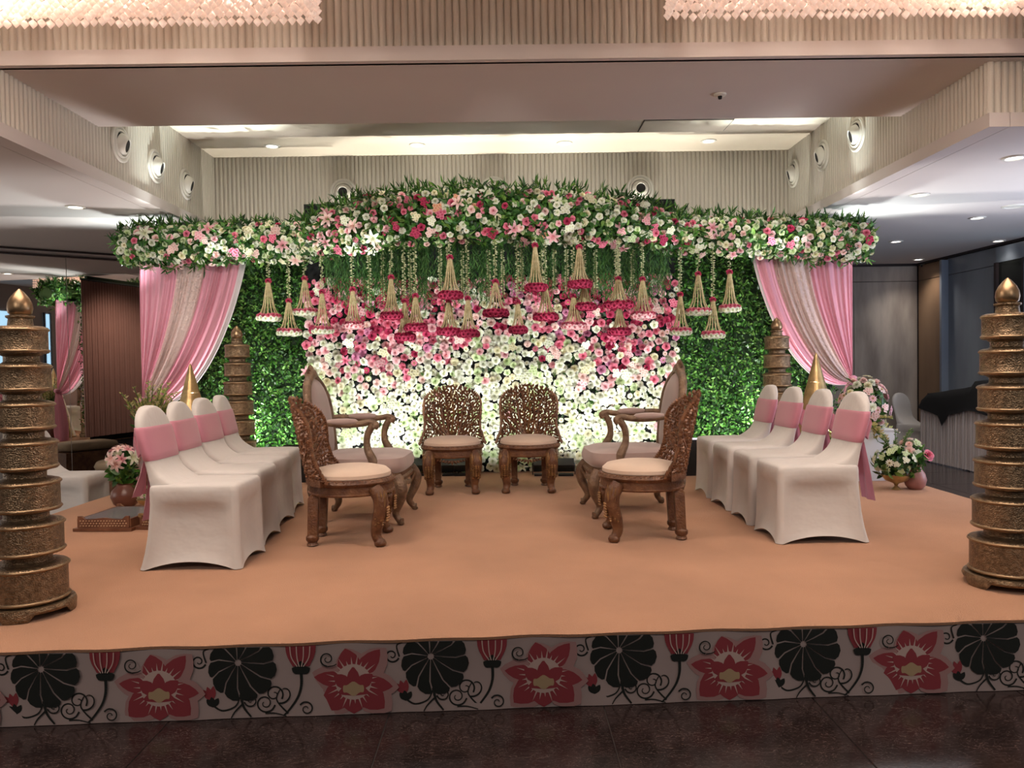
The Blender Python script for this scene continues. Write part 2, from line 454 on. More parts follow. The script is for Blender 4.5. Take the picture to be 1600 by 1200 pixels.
TINT = {
    'white': ((.70, .74, .46), (.86, .86, .78)), 'ivory': ((.70, .66, .34), (.86, .82, .64)), 'green_white': ((.42, .58, .20), (.74, .82, .56)),
    'pale': ((.78, .26, .32), (.86, .60, .62)), 'pink': ((.58, .05, .13), (.80, .27, .37)), 'deep': ((.30, .008, .05), (.56, .055, .14)),
    'blush': ((.80, .46, .40), (.88, .70, .66)), 'mauve': ((.45, .08, .22), (.72, .34, .50)), 'peach': ((.75, .30, .14), (.84, .52, .36)),
}
def frames(nrm, roll):
    """rotation matrices whose +Z is nrm"""
    n = nrm / np.linalg.norm(nrm, axis=1, keepdims=True)
    ref = np.where(np.abs(n[:, 2:3]) < .9, np.array([[0, 0, 1.]]), np.array([[1., 0, 0]]))
    x = np.cross(ref, n); x /= np.linalg.norm(x, axis=1, keepdims=True); y = np.cross(n, x)
    c, s_ = np.cos(roll)[:, None], np.sin(roll)[:, None]
    return np.stack([x * c + y * s_, -x * s_ + y * c, n], axis=2)
def bulk(p, pos, rot, size, cA, cB):
    n = len(pos); nv = len(p.V)
    V = np.einsum('nij,vj->nvi', rot, p.V) * np.asarray(size).reshape(-1, 1, 1) + pos[:, None, :]
    T = p.T[None] + (np.arange(n) * nv)[:, None, None]
    t = np.clip(p.tone, 0, 1)[None, :, None]
    C = cA[:, None, :] * (1 - t) + cB[:, None, :] * t
    return V.reshape(-1, 3), T.reshape(-1, 3), C.reshape(-1, 3)
def cat_mesh(name, chunks, material, smooth=True):
    off = 0; Vs, Ts, Cs = [], [], []
    for V, T, C in chunks: Vs.append(V); Ts.append(T + off); Cs.append(C); off += len(V)
    return np_mesh(name, np.concatenate(Vs), np.concatenate(Ts), np.concatenate(Cs), material, smooth)
_fm = {}
def flower_mesh(kind, tint, var):
    key = (kind, tint, var)
    if key not in _fm:
        p = PR[kind]; a, b = (np.array(c) for c in TINT[tint]); j = 1 + .10 * (var - 1)
        t = np.clip(p.tone, 0, 1)[:, None]
        C = np.clip((a * (1 - t) + b * t) * j, 0, .95)
        if kind == 'lily': C = np.where(p.tone[:, None] < -.1, np.array([[.3, .08, .02]]), C)
        if kind == 'daisy': C = np.where(p.tone[:, None] < .05, np.array([[.35, .25, .08]]), C)
        _fm[key] = np_mesh(kind, p.V, p.T, C, MT['petal'])
    return _fm[key]
def put_flowers(items, parent, limit=300):
    """items: (kind, tint, pos, normal, size) ; the first `limit` of a kind are parts, the rest one stuff part"""
    count = {}; rest = []
    for kind, tint, pos, nrm, size in items:
        count[kind] = count.get(kind, 0) + 1
        if count[kind] <= limit:
            rt = frames(np.array([nrm], float), np.array([rnd.uniform(0, 6.28)]))[0] * size
            mw = Matrix.Translation(Vector(pos)) @ Matrix([list(r_) for r_ in rt]).to_4x4()
            link(kind, flower_mesh(kind, tint, rnd.randrange(3)), parent, mw=mw)
        else: rest.append((kind, tint, pos, nrm, size))
    if rest:
        ch = []
        for k in sorted(set(r_[0] for r_ in rest)):
            g = [r_ for r_ in rest if r_[0] == k]
            pos = np.array([r_[2] for r_ in g], float); nm_ = np.array([r_[3] for r_ in g], float)
            a = np.array([TINT[r_[1]][0] for r_ in g]); b = np.array([TINT[r_[1]][1] for r_ in g]); j = nr.uniform(.88, 1.1, (len(g), 1))
            ch.append(bulk(PR[k], pos, frames(nm_, nr.uniform(0, 6.28, len(g))), np.array([r_[4] for r_ in g]), a * j, np.clip(b * j, 0, .95)))
        tag(link('blossoms', cat_mesh('blossoms', ch, MT['petal']), parent), kind='stuff')
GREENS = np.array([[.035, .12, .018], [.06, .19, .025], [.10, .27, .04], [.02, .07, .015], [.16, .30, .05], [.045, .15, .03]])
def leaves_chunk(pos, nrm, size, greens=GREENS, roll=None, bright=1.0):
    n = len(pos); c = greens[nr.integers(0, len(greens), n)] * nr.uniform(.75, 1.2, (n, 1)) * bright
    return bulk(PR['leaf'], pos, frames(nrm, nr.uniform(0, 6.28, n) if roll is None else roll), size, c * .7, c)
def poisson(n, w, h, r, tries=40):
    """dart throwing on [0,w]x[0,h]"""
    pts = np.empty((n, 2)); k = 0; fail = 0
    while k < n and fail < tries * n:
        p = nr.uniform(0, 1, 2) * (w, h)
        if k == 0 or ((pts[:k] - p) ** 2).sum(1).min() > r * r: pts[k] = p; k += 1
        else: fail += 1
    return pts[:k]

# ================================================================== SETTING
def struct(name, mb, mt, parent=None, smooth=False, label=None):
    o = mb.build(name, MT[mt], parent, smooth)
    if parent is None: o['kind'] = 'structure'
    if label: o['label'] = label
    return o
# floor: dark marble tiles laid on a grouted bed
floor = struct('floor', MB().box((0, 4.5, -.031), (18, 20, .05)), 'grout', label='dark brown polished marble floor with thin pale joints')
TL = .86
tile_me = MB()
h = TL / 2 - .0022
tile_me.loft([[(-h, -h, -.012), (h, -h, -.012), (h, h, -.012), (-h, h, -.012)], [(-h, -h, -.001), (h, -h, -.001), (h, h, -.001), (-h, h, -.001)], [(-h + .001, -h + .001, 0), (h - .001, -h + .001, 0), (h - .001, h - .001, 0), (-h + .001, h - .001, 0)]])
tile_mesh = tile_me.mesh('tile', MT['tile'])
for i in range(-8, 9):
    for j in range(-1, 14):
        x = .375 + TL * (i + .5); y = 2.30 + TL * (j + .5)
        if j > 0 and j < 5 and -3.4 < x < 3.4: continue        # under the stage
        link('tile', tile_mesh, floor, (x, y, 0))

BX = 3.13                        # half width of the ceiling recess
SZ, BZ, CZ = 2.85, 3.28, 3.68    # soffit, beam underside, recess ceiling
ceiling = struct('ceiling', MB().box((0, -.6, 4.33), (18, 11.2, .06)), 'plaster', label='white plaster ceiling with dropped beam and recesses')
def flute(name, p0, p1, z0, z1, nx, ny, parent, pitch=.046, dep=.016, mt='flute'):
    p0, p1 = Vector((*p0, 0)), Vector((*p1, 0)); L_ = (p1 - p0).length; n = int(L_ / pitch); d = (p1 - p0) / n; nv = Vector((nx, ny, 0))
    prof = ((0, 0), (.12, .0), (.2, .7), (.42, 1), (.68, 1), (.9, .7))
    pts = [p0 + d * (k + a) + nv * dep * b for k in range(n) for a, b in prof] + [p1]
    mb = MB().grid([[(p.x, p.y, z0) for p in pts], [(p.x, p.y, z1) for p in pts]])
    return mb.build(name, MT[mt], parent, True, 60)
# dropped beam across the hall
beam = MB(); beam.box((0, 5.46, 3.62), (18, 1.18, .68)); beam.build('beam', MT['plaster'], ceiling)
beam = MB(); beam.box((0, 4.86, 3.325), (18, .07, .09)); beam.build('beam_lip', MT['plaster'], ceiling)
flute('fluted_panel', (-9, 4.868), (9, 4.868), 3.37, 4.31, 0, -1, ceiling)
# recess above the stage
rec = MB().box((0, 7.3, CZ + .03), (6.5, 2.5, .06)); rec.build('recess_ceiling', MT['coffer'], ceiling)
flute('fluted_panel', (-BX - .05, 8.45), (BX + .05, 8.45), SZ, CZ, 0, -1, ceiling)
MB().box((0, 8.495, 3.27), (6.4, .05, .83)).build('fluted_panel_backing', MT['plaster'], ceiling)
for s, y0 in ((-1, 4.7), (1, 4.97)):
    flute('fluted_panel', (s * (BX + .015), y0), (s * (BX + .015), 8.46), SZ + .09, CZ, -s, 0, ceiling)
    MB().box((s * (BX + .08), (y0 + 8.46) / 2, 3.31), (.1, 8.46 - y0, .76)).build('bulkhead', MT['plaster'], ceiling)
    lip = MB().box((s * (BX + .045), (y0 - .06 + 8.46) / 2, SZ + .045), (.13, 8.52 - y0, .09)); lip.build('bulkhead_lip', MT['plaster'], ceiling)
    MB().box((s * 6.245, (y0 + .03 + 12.6) / 2, SZ + .03), (6.0, 12.57 - y0, .06)).build('soffit', MT['plaster'], ceiling)
    flute('fluted_panel', (s * BX, y0), (s * 9, y0), SZ + .09, BZ + .02, 0, -1, ceiling)
    MB().box((s * 6.245, y0 - .015, SZ + .045), (6.0, .09, .09)).build('bulkhead_lip', MT['plaster'], ceiling)
MB().box((0, 10.57, SZ + .03), (6.49, 4.1, .06)).build('soffit', MT['plaster'], ceiling)
# right hand: marble back wall and side wall, built of slabs
XR, YB = 6.45, 11.96
wall = struct('wall_back', MB().box((3.2, YB + .08, 1.42), (7.0, .12, 2.84)), 'dark_trim', label='back wall of grey marble slabs beside the stage')
def slab(parent, a, b, z0, z1, mt, nrm):
    a, b = Vector(a), Vector(b); d = (b - a).normalized(); w = (b - a).length / 2 - .004; hh = (z1 - z0) / 2 - .004; e = .006
    c = (a + b) / 2; zc = (z0 + z1) / 2; n = Vector((*nrm, 0)); d3 = Vector((d.x, d.y, 0)); c3 = Vector((c.x, c.y, zc))
    def ring(w_, h_, o): return [c3 + d3 * sx * w_ + Vector((0, 0, sz * h_)) + n * o for sx, sz in ((-1, -1), (1, -1), (1, 1), (-1, 1))]
    mb = MB().loft([ring(w, hh, -.03), ring(w, hh, -.003), ring(w - e, hh - e, 0)])
    return mb.build('slab', MT[mt], parent)
for k in range(7):
    x1 = XR - k * 1.0; x0 = x1 - 1.0
    for z0, z1 in ((0, 2.58), (2.58, 2.82)): slab(wall, (x0, YB), (x1, YB), z0, z1, 'marble', (0, -1))
wall_r = struct('wall_right', MB().box((XR + .08, 9.6, 1.42), (.12, 4.9, 2.84)), 'dark_trim', label='right side wall of brown marble slabs and slabs tinted by window light')
for y0, y1, mt in ((11.15, 11.94, 'marble_brown'), (9.95, 11.15, 'marble_daylit')):
    for z0, z1 in ((0, 2.58), (2.58, 2.82)): slab(wall_r, (XR, y0), (XR, y1), z0, z1, mt, (-1, 0))
MB().box((XR - .05, 11.15, 1.4), (.1, .05, 2.8)).build('corner_strip', MT['marble_daylit'], wall_r)
door = struct('door_1', MB().box((XR - .02, 9.68, 1.3), (.05, .54, 2.6)), 'glass_dark', label='dark glass door in the right wall')
MB().box((XR - .05, 9.94, 1.3), (.06, .05, 2.6)).build('door_frame', MT['dark_trim'], door)
MB().box((XR - .02, 9.68, 2.7), (.06, .58, .2)).build('transom', MT['marble_daylit'], door)
win = struct('window_1', MB().box((XR - .02, 9.19, 1.3), (.04, .36, 2.5)), 'window_glow', label='narrow daylit window strip behind the right brass tower')
for y in (9.40, 9.2, 9.0): MB().box((XR - .05, y, 1.3), (.07, .035, 2.6)).build('window_frame', MT['dark_trim'], win)
MB().box((XR + .05, 7.8, 1.4), (.1, 2.0, 2.8)).build('wall_panel', MT['marble_daylit'], wall_r)
tr = struct('trim_1', MB().box((4.0, YB - .02, 2.835), (5.0, .03, .03)), 'dark_trim', label='dark shadow gap under the ceiling over the marble wall')
MB().box((XR - .02, 9.4, 2.835), (.03, 5.1, .03)).build('shadow_gap', MT['dark_trim'], tr)
wf = struct('wall_front', MB().box((1.5, -5.5, 2.15), (21, .1, 4.3)), 'hall_wall', label='brown wall of the hall behind the camera')
for n_, x0, x1, lb in ((2, 6.1, 7.7, 'wide daylit window in the hall behind the camera'), (3, 9.08, 9.32, 'narrow daylit window strip in the hall behind the camera')):
    w_ = struct('window_%d' % n_, MB().box(((x0 + x1) / 2, -5.42, 1.9), (x1 - x0, .04, 3.0)), 'window_glow', label=lb)
    for x in (x0, (x0 + x1) / 2, x1) if n_ == 2 else (x0, x1): MB().box((x, -5.4, 1.9), (.05, .06, 3.1)).build('window_frame', MT['dark_trim'], w_)
# left hand: tall mirror wall, turned towards the stage
ma, mb_ = Vector((-5.96, 8.94, 0)), Vector((-4.98, 9.70, 0)); md = (mb_ - ma).normalized(); mn = Vector((md.y, -md.x, 0))
w0, w1 = ma - md * 2.6, ma + md * 4.2
wl = struct('wall_left', MB().bar(w0 - mn * .05 + Vector((0, 0, 1.42)), w1 - mn * .05 + Vector((0, 0, 1.42)), .08, 2.84), 'plaster', label='mirrored wall to the left of the stage')
k = 0; L_ = (w1 - w0).length; npan = 4
for q in range(npan):
    a = w0 + md * (L_ * q / npan + .003); b = w0 + md * (L_ * (q + 1) / npan - .003)
    MB().bar(a + Vector((0, 0, 1.385)), b + Vector((0, 0, 1.385)), .012, 2.76).build('mirror_panel', MT['mirror'], wl)
tl = struct('trim_2', MB().bar(w0 + mn * .02 + Vector((0, 0, 2.835)), w1 + mn * .02 + Vector((0, 0, 2.838)), .03, .018), 'dark_trim', label='dark double shadow gap above the mirror wall')
MB().bar(w0 + mn * .02 + Vector((0, 0, 2.775)), w1 + mn * .02 + Vector((0, 0, 2.775)), .03, .02).build('shadow_gap', MT['dark_trim'], tl)

# ------------------------------------------------------------------ ceiling fittings
def downlight(p, label, r=.062, power=0):
    t = thing('downlight', label, 'ceiling light', p)
    MB().lathe([(r * 1.35, 0), (r * 1.3, -.008), (r, -.010), (r * .92, -.002)], 20, cap=False).build('ring', MT['white_metal'], t, True)
    if power:
        l = spot('downlight_beam', (0, 0, -.03), (0, 0, -1), power, (1, .90, .80), 120, .8, .05); l.parent = t
    MB().lathe([(r * .93, -.002), (r * .5, -.007), (.001, -.008)], 20, cap=False).build('lens', MT['lamp'], t, True)
for px, py, z, lb in ((118, 323, SZ, 'round downlight in the low ceiling left of the stage'), (1585, 246, SZ, 'round downlight in the low right ceiling, closest to the frame edge at the fluted corner'),
        (1437, 304, SZ, 'round downlight in the right ceiling, just beyond the bulkhead lip'), (1527, 340, SZ, 'round downlight in the right ceiling beside the flush ceiling speaker'),
        (1400, 377, SZ, 'round downlight in the right ceiling nearest to the flower garland'), (1560, 376, SZ, 'round downlight in the right ceiling near the bluish wall'),
        (1435, 405, SZ, 'small round downlight in front of the marble wall above the camera'),
        (425, 228, CZ, 'round downlight at the left in the lit ceiling recess'), (652, 226, CZ, 'round downlight left of centre in the lit ceiling recess'),
        (882, 223, CZ, 'round downlight right of centre in the lit ceiling recess'), (1107, 220, CZ, 'round downlight at the right in the lit ceiling recess')):
    p = atz(px, py, z); downlight((p.x, p.y, z - .001), lb, power=(4 if px == 1560 else 26) if z == SZ else 0)
p = atz(1585, 322, SZ)
t = thing('ceiling_speaker', 'flush white ceiling speaker in the right ceiling', 'speaker', (p.x, p.y, SZ))
MB().lathe([(.11, 0), (.105, -.008), (.085, -.010), (.08, -.004), (.001, -.005)], 20, cap=False).build('grille', MT['white_metal'], t, True)
p = atz(1125, 147, BZ)
t = thing('smoke_detector', 'small white detector under the dropped beam', 'detector', (p.x, p.y, BZ))
MB().lathe([(.045, 0), (.043, -.012), (.02, -.016)], 16).build('base', MT['white_metal'], t, True); MB().lathe([(.016, -.015), (.012, -.035), (.006, -.037)], 12).build('sensor', MT['vent_hole'], t, True)
p = atz(652, 198, CZ)
p0, p1 = atz(1000, 195, CZ), atz(1145, 190, CZ)
t = thing('access_hatch', 'flush rectangular access hatch in the lit ceiling recess', 'hatch', ((p0.x + p1.x) / 2, (p0.y + p1.y) / 2 + .06, CZ))
MB().box((0, 0, -.003), (.86, .36, .006)).build('hatch_frame', MT['dark_trim'], t); MB().box((0, 0, -.006), (.84, .34, .008)).build('hatch_panel', MT['coffer'], t)
p = at(1440, 407, YB - .06)
t = thing('security_camera', 'small black dome security camera at the top of the marble wall', 'camera', (p.x, YB - .12, SZ))
MB().lathe([(.05, 0), (.05, -.03), (.04, -.035)], 14).build('mount', MT['white_metal'], t, True); MB().lathe([(.042, -.03), (.038, -.06), (.02, -.078), (.002, -.08)], 14).build('dome', MT['black'], t, True)
def jet(p, nrm, tilt, label, s=1.0):
    t = thing('jet_diffuser', label, 'air vent', p)
    q = Vector(nrm).to_track_quat('Z', 'Y'); t.rotation_mode = 'QUATERNION'; t.rotation_quaternion = q; t.scale = (s, s, s)
    MB().lathe([(.150, 0), (.150, .012), (.140, .020), (.125, .016), (.118, .006)], 32, cap=False).build('flange', MT['white_metal'], t, True, 60)
    MB().lathe([(.119, .004), (.112, .022), (.100, .026), (.092, .010)], 32, cap=False).build('ring', MT['white_metal'], t, True, 60)
    MB().lathe([(.093, .002), (.093, .0)], 32).build('throat', MT['vent_hole'], t)
    bm_ = MB().lathe([(.090, .0), (.086, .03), (.072, .055), (.055, .066), (.050, .060)], 28, cap=False); b = bm_.build('ball', MT['white_metal'], t, True, 60)
    h_ = MB().lathe([(.052, .060), (.001, .059)], 24, cap=False); hh = h_.build('nozzle_hole', MT['vent_hole'], t)
    for o in (b, hh): o.rotation_euler = (tilt[0], tilt[1], 0)
for px, py, lb in ((187, 225, 'white ball air vent on the left fluted bulkhead, nearest the beam'), (242, 260, 'white ball air vent in the middle of the left fluted bulkhead'), (290, 288, 'white ball air vent on the left fluted bulkhead, by the back corner')):
    p = atx(px, py, -BX); jet((-BX + .002, p.y, p.z), (1, 0, 0), (R(16), R(10)), lb)
for px, py, lb in ((1340, 210, 'white ball air vent on the right fluted bulkhead, nearest the beam'), (1286, 243, 'white ball air vent in the middle of the right fluted bulkhead'), (1241, 271, 'white ball air vent on the right fluted bulkhead, by the back corner')):
    p = atx(px, py, BX); jet((BX - .002, p.y, p.z), (-1, 0, 0), (R(16), R(-10)), lb)
for px, py, lb in ((537, 301, 'white ball air vent above the left shoulder of the flower arch'), (771, 297, 'white ball air vent half hidden by the middle of the flower arch'), (1000, 295, 'white ball air vent above the right shoulder of the flower arch')):
    p = at(px, py, 8.43); jet((p.x, 8.432, p.z), (0, -1, 0), (R(4), 0), lb)

# ------------------------------------------------------------------ crystal chandeliers
def chandelier(x0, x1, label):
    y0, y1, zb = 2.55, 4.2, 3.225
    t = thing('crystal_chandelier', label, 'chandelier', ((x0 + x1) / 2, (y0 + y1) / 2, zb))
    W_, D_ = x1 - x0, y1 - y0
    MB().box((0, 0, .72), (W_ + .04, D_ + .04, .04)).build('frame', MT['gold'], t)
    for sx in (-.35, .35): MB().tube([(sx * W_, 0, .74), (sx * W_, 0, 1.08)], .012, 8).build('suspension_rod', MT['gold'], t)
    st = .046; r = .024
    cv = np.array([(0, 0, r), (r, 0, 0), (r * .5, r * .86, 0), (-r * .5, r * .86, 0), (-r, 0, 0), (-r * .5, -r * .86, 0), (r * .5, -r * .86, 0), (0, 0, -r * 1.2)])
    ct = np.array([(0, 1 + k, 1 + (k + 1) % 6) for k in range(6)] + [(7, 1 + (k + 1) % 6, 1 + k) for k in range(6)])
    pos, edge = [], []
    nx, ny = int(W_ / st), int(D_ / st)
    for i in range(nx + 1):
        for j in range(ny + 1):
            x, y = -W_ / 2 + i * W_ / nx, -D_ / 2 + j * D_ / ny
            border = i in (0, nx) or j in (0, ny)
            dz = rnd.uniform(0, .016) + (.0 if border else .012 + .010 * ((i + j) % 2))
            if j == ny: edge.append((x, y, dz + .024))
            else: pos.append((x, y, dz + .024))
            if border or (i % 3 == 0 and j % 3 == 0):
                for q in range(1, 13): pos.append((x, y, .024 + q * .052 + dz * .3))
    pos = np.array(pos); n = len(pos)
    V = (cv[None] + pos[:, None]).reshape(-1, 3); T = (ct[None] + (np.arange(n) * 8)[:, None, None]).reshape(-1, 3)
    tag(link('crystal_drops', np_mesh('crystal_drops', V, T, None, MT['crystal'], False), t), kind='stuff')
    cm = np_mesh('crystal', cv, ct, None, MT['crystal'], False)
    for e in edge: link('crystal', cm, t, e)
    for i in range(4):
        for j in range(2):
            x, y = W_ * (i + .5) / 4 - W_ / 2, D_ * (j + .5) / 2 - D_ / 2
            MB().lathe([(.012, .30), (.03, .27), (.034, .24), (.02, .21), (.002, .2)], 12, (x, y, 0)).build('bulb', MT['lamp'], t, True)
            l = point('chandelier_bulb_light', (x, y, .13), 16, (1, .80, .68), .04); l.parent = t
p = at(497, 48, 4.2); q = at(1043, 40, 4.2)
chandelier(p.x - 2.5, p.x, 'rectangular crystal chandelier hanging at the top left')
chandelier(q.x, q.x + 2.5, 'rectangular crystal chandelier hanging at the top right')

# ------------------------------------------------------------------ stage, carpet, printed skirt
fl, fr = atz(0, 1018), atz(1600, 967)
fd = (fr - fl) / (fr.x - fl.x)
XL, XRS, YS = -3.47, 3.55, 8.0
A = fl + fd * (XL - fl.x); B = fl + fd * (XRS - fl.x)
stage = thing('stage', 'low stage platform covered with peach carpet and a printed front skirt', 'stage', (0, 0, 0))
MB().loft([[(XL + .01, A.y + .02, 0), (XRS - .01, B.y + .02, 0), (XRS - .01, YS, 0), (XL + .01, YS, 0)], [(XL + .01, A.y + .02, STAGE_Z - .014), (XRS - .01, B.y + .02, STAGE_Z - .014), (XRS - .01, YS, STAGE_Z - .014), (XL + .01, YS, STAGE_Z - .014)]]).build('platform', MT['dark_trim'], stage)
mbx = MB(); rows = []
NX, NY = 140, 60
for j in range(NY + 1):
    r_ = []
    for i in range(NX + 1):
        u = i / NX; v = j / NY; x = lerp(XL, XRS, u); yf = lerp(A.y, B.y, u); y = lerp(yf, YS, v)
        z = STAGE_Z - .0015 + .0012 * math.sin(x * 9 + 2 * math.sin(y * 5)) * math.sin(y * 13)
        if j == 0: y += .006 * math.sin(x * 17) - .003
        r_.append((x, y, z))
    rows.append(r_)
under = [(p[0], p[1] + .003, p[2] - .012) for p in rows[0]]
side_r = [[r_[-1] for r_ in rows], [(r_[-1][0], r_[-1][1], STAGE_Z - .16) for r_ in rows]]
side_l = [[(r_[0][0], r_[0][1], STAGE_Z - .16) for r_ in rows], [r_[0] for r_ in rows]]
mbx.grid(rows); mbx.grid([under, rows[0]]); mbx.grid(side_r); mbx.grid(side_l)
carpet = tag(mbx.build('carpet', MT['carpet'], None, True, 50), 'peach needle-felt carpet spread over the whole stage', 'carpet')
sk = MB(); NS = 260
top, bot, mid = [], [], []
for i in range(NS + 1):
    x = lerp(XL + .002, XRS - .002, i / NS); y = A.y + fd.y * (x - A.x) + .008
    w = .0022 * math.sin(x * 11) + .0014 * math.sin(x * 27 + 1)
    top.append((x, y, STAGE_Z - .013)); mid.append((x, y - .001 + w * .4, .14)); bot.append((x, y - .004 + w, .002))
sk.grid([bot, mid, top])
skirt = sk.build('skirt', MT['skirt'], stage, True)
# printed lotus motifs: flat ink shapes lying on the cloth (local units: photo pixels at the skirt, y down from its top)
PXM = .2835 / 115.0
def clip_poly(pts, ymin=.5, ymax=114.0):
    for lim, sg in ((ymin, 1), (ymax, -1)):
        out = []
        for i in range(len(pts)):
            a, b = pts[i - 1], pts[i]; ia, ib = sg * (a[1] - lim) >= 0, sg * (b[1] - lim) >= 0
            if ia != ib:
                t_ = (lim - a[1]) / (b[1] - a[1]); out.append((a[0] + (b[0] - a[0]) * t_, lim))
            if ib: out.append(b)
        pts = out
        if not pts: return []
    return pts
class Ink:
    def __init__(s): s.mb = MB()
    def poly(s, pts, layer=0, mi=0):
        pts = clip_poly(pts); layer += .04 * len(s.mb.f)
        if len(pts) >= 3: s.mb.add([(x * PXM, -.0012 - .0004 * layer, -y * PXM) for x, y in pts], [tuple(range(len(pts)))], mi)
    def stroke(s, pts, w, layer=0, mi=0, taper=True):
        P_ = spl([(x, y, 0) for x, y in pts], 6); K = len(P_)
        for i in range(K - 1):
            d = (P_[i + 1] - P_[i]).normalized(); n = Vector((-d.y, d.x, 0))
            wa = w * (1 - .5 * i / K if taper else 1) / 2; wb = w * (1 - .5 * (i + 1) / K if taper else 1) / 2
            s.poly([tuple((P_[i] + n * wa)[:2]), tuple((P_[i + 1] + n * wb)[:2]), tuple((P_[i + 1] - n * wb)[:2]), tuple((P_[i] - n * wa)[:2])], layer, mi)
    def mesh(s, name, mats): return s.mb.mesh(name, [MT[k_] for k_ in mats])
def spiral(cx, cy, r, turns, a0, sg=1, n=16):
    return [(cx + r * (1 - .82 * k / n) * math.cos(a0 + sg * turns * 6.283 * k / n), cy + r * (1 - .82 * k / n) * math.sin(a0 + sg * turns * 6.283 * k / n)) for k in range(n + 1)]
ink = Ink()                                     # round lotus leaf with pale veins
angs = [-172, -140, -108, -78, -46, -12, 22, 58, 92, 124, 158]
for i in range(len(angs)):
    a0, a1 = angs[i] + 1.5, (angs[i + 1] if i + 1 < len(angs) else angs[0] + 360) - 1.5
    pts = []
    for t_, rr_ in ((0, .10), (0, .35), (0, .7), (0, .97), (.18, 1.03), (.5, 1.06), (.82, 1.03), (1, .97), (1, .7), (1, .35), (1, .10)):
        a_ = R(lerp(a0, a1, t_) + (1 - 2 * t_) * 1.6 * (1 / (rr_ + .25) - .8) + 9 * math.sin(rr_ * 3.0)); ox, oy = 7 * rr_, 8 * rr_
        pts.append((ox + 52 * rr_ * math.cos(a_), 24 + oy + 53 * rr_ * math.sin(a_)))
    ink.poly(pts)
leaf_print = ink.mesh('printed_leaf', ['ink_black'])
def pet(ink, bx, by, ang, L_, w, layer, mi, tipw=.0):
    pts = []; a = R(ang); dx, dy = math.cos(a), math.sin(a)
    prof = ((0, .18), (.15, .5), (.35, .9), (.55, 1), (.75, .78), (.9, .4), (1, tipw))
    for s_, ww in prof: pts.append((bx + dx * L_ * s_ - dy * w * ww, by + dy * L_ * s_ + dx * w * ww))
    for s_, ww in reversed(prof): pts.append((bx + dx * L_ * s_ + dy * w * ww, by + dy * L_ * s_ - dx * w * ww))
    ink.poly(pts, layer, mi)
ink = Ink()                                     # open lotus flower: pale ghost petals, maroon petals, striped heart, pale centre
for ang, L_, w in ((-105, 58, 26), (-48, 74, 24), (-170, 76, 22), (8, 70, 22), (40, 74, 28), (140, 76, 28)): pet(ink, 4, 8 + 55, ang, L_, w, 0, 1)
for ang, L_, w in ((-103, 56, 19), (-50, 68, 15), (-172, 64, 13), (8, 64, 14), (42, 66, 22), (138, 66, 22), (90, 52, 24)): pet(ink, 0, 62, ang, L_, w, 1, 0)
for k in range(26):
    a = R(k * 360 / 26 + 3); r0, r1 = 27, 36 + 5 * (k % 3); dw = .055
    ink.poly([(r0 * math.cos(a - dw), 62 + r0 * math.sin(a - dw)), (r1 * math.cos(a), 62 + r1 * math.sin(a)), (r0 * math.cos(a + dw), 62 + r0 * math.sin(a + dw))], 2, 2)
ink.poly([(29 * math.cos(R(a)), 62 + 29 * math.sin(R(a))) for a in range(0, 360, 15)], 2, 2)
for ang, ox, w in ((-140, -9, 11), (-40, 9, 11), (-90, 0, 10)): pet(ink, ox * .5, 72, ang, 34, w, 3, 0, .15)
pet(ink, -24, 80, -20, 50, 12, 3, 0); pet(ink, 24, 80, 200, 50, 12, 4, 0)
ink.poly([(17 * math.cos(R(a)), 73 + 10 * math.sin(R(a)) + 2 * math.sin(R(a * 5))) for a in range(0, 360, 12)], 5, 3)
flower_print = ink.mesh('printed_lotus', ['ink_red', 'ink_pale', 'ink_light', 'ink_gold'])
ink = Ink()                                     # closed bud on a stem with scrolls
for ox, w, a in ((-15, 10, -97), (15, 10, -83), (0, 9, -90), (-22, 6, -103), (22, 6, -77)): pet(ink, ox * .55, 34, a, 46, w, 1, 0, .35)
for a, w in ((-90, 7), (-150, 6), (-30, 6)): pet(ink, 0, 45, a, 20 if a == -90 else 17, w, 2, 1)
ink.stroke([(0, 42), (0, 64), (-6, 84), (-20, 104), (-30, 114)], 5, 0, 1)
ink.stroke([(-22, 110), (-40, 88), (-34, 70)] , 3, 0, 1); ink.stroke(spiral(-44, 78, 15, 1.35, .6, -1), 2.8, 0, 1); ink.stroke(spiral(-30, 74, 20, .55, 1.9, -1), 3, 0, 1)
ink.stroke(spiral(-58, 92, 16, 1.6, .2, 1), 2.8, 0, 1); ink.stroke(spiral(8, 102, 12, 1.4, -2.6, 1), 2.8, 0, 1)
ink.stroke([(-58, 108), (-42, 108), (-24, 113)], 2.6, 0, 1)
ink.stroke(spiral(43, 22, 12, 1.45, 1.6, 1), 2.6, 0, 1); ink.stroke([(43, 34), (52, 33), (58, 30)], 2.4, 0, 1)
for ox in (-14, -5, 5, 14): ink.stroke([(ox * .35, 33), (ox, 18), (ox * 1.15, 0)], 1.7, 3, 2, False)
bud_print = ink.mesh('printed_bud', ['ink_red', 'ink_black', 'ink_light'])
ink = Ink()                                     # small bud on a curling stalk
for a, w in ((-112, 5), (-90, 5), (-66, 5)): pet(ink, -42, 86, a - 18, 24, w, 1, 0, .1)
for a in (-130, -100, -60): pet(ink, -40, 96, a, 17, 4.5, 2, 1)
ink.stroke([(-40, 94), (-26, 102), (-6, 96), (2, 82), (4, 74)], 3.2, 0, 1); ink.stroke([(4, 76), (8, 96), (20, 113)], 5, 0, 1); ink.stroke(spiral(20, 86, 11, 1.3, 2.9, -1), 2.6, 0, 1)
ink.stroke([(6, 92), (-6, 104), (-12, 114)], 3, 0, 1); 
stalk_print = ink.mesh('printed_stalk', ['ink_red', 'ink_black'])
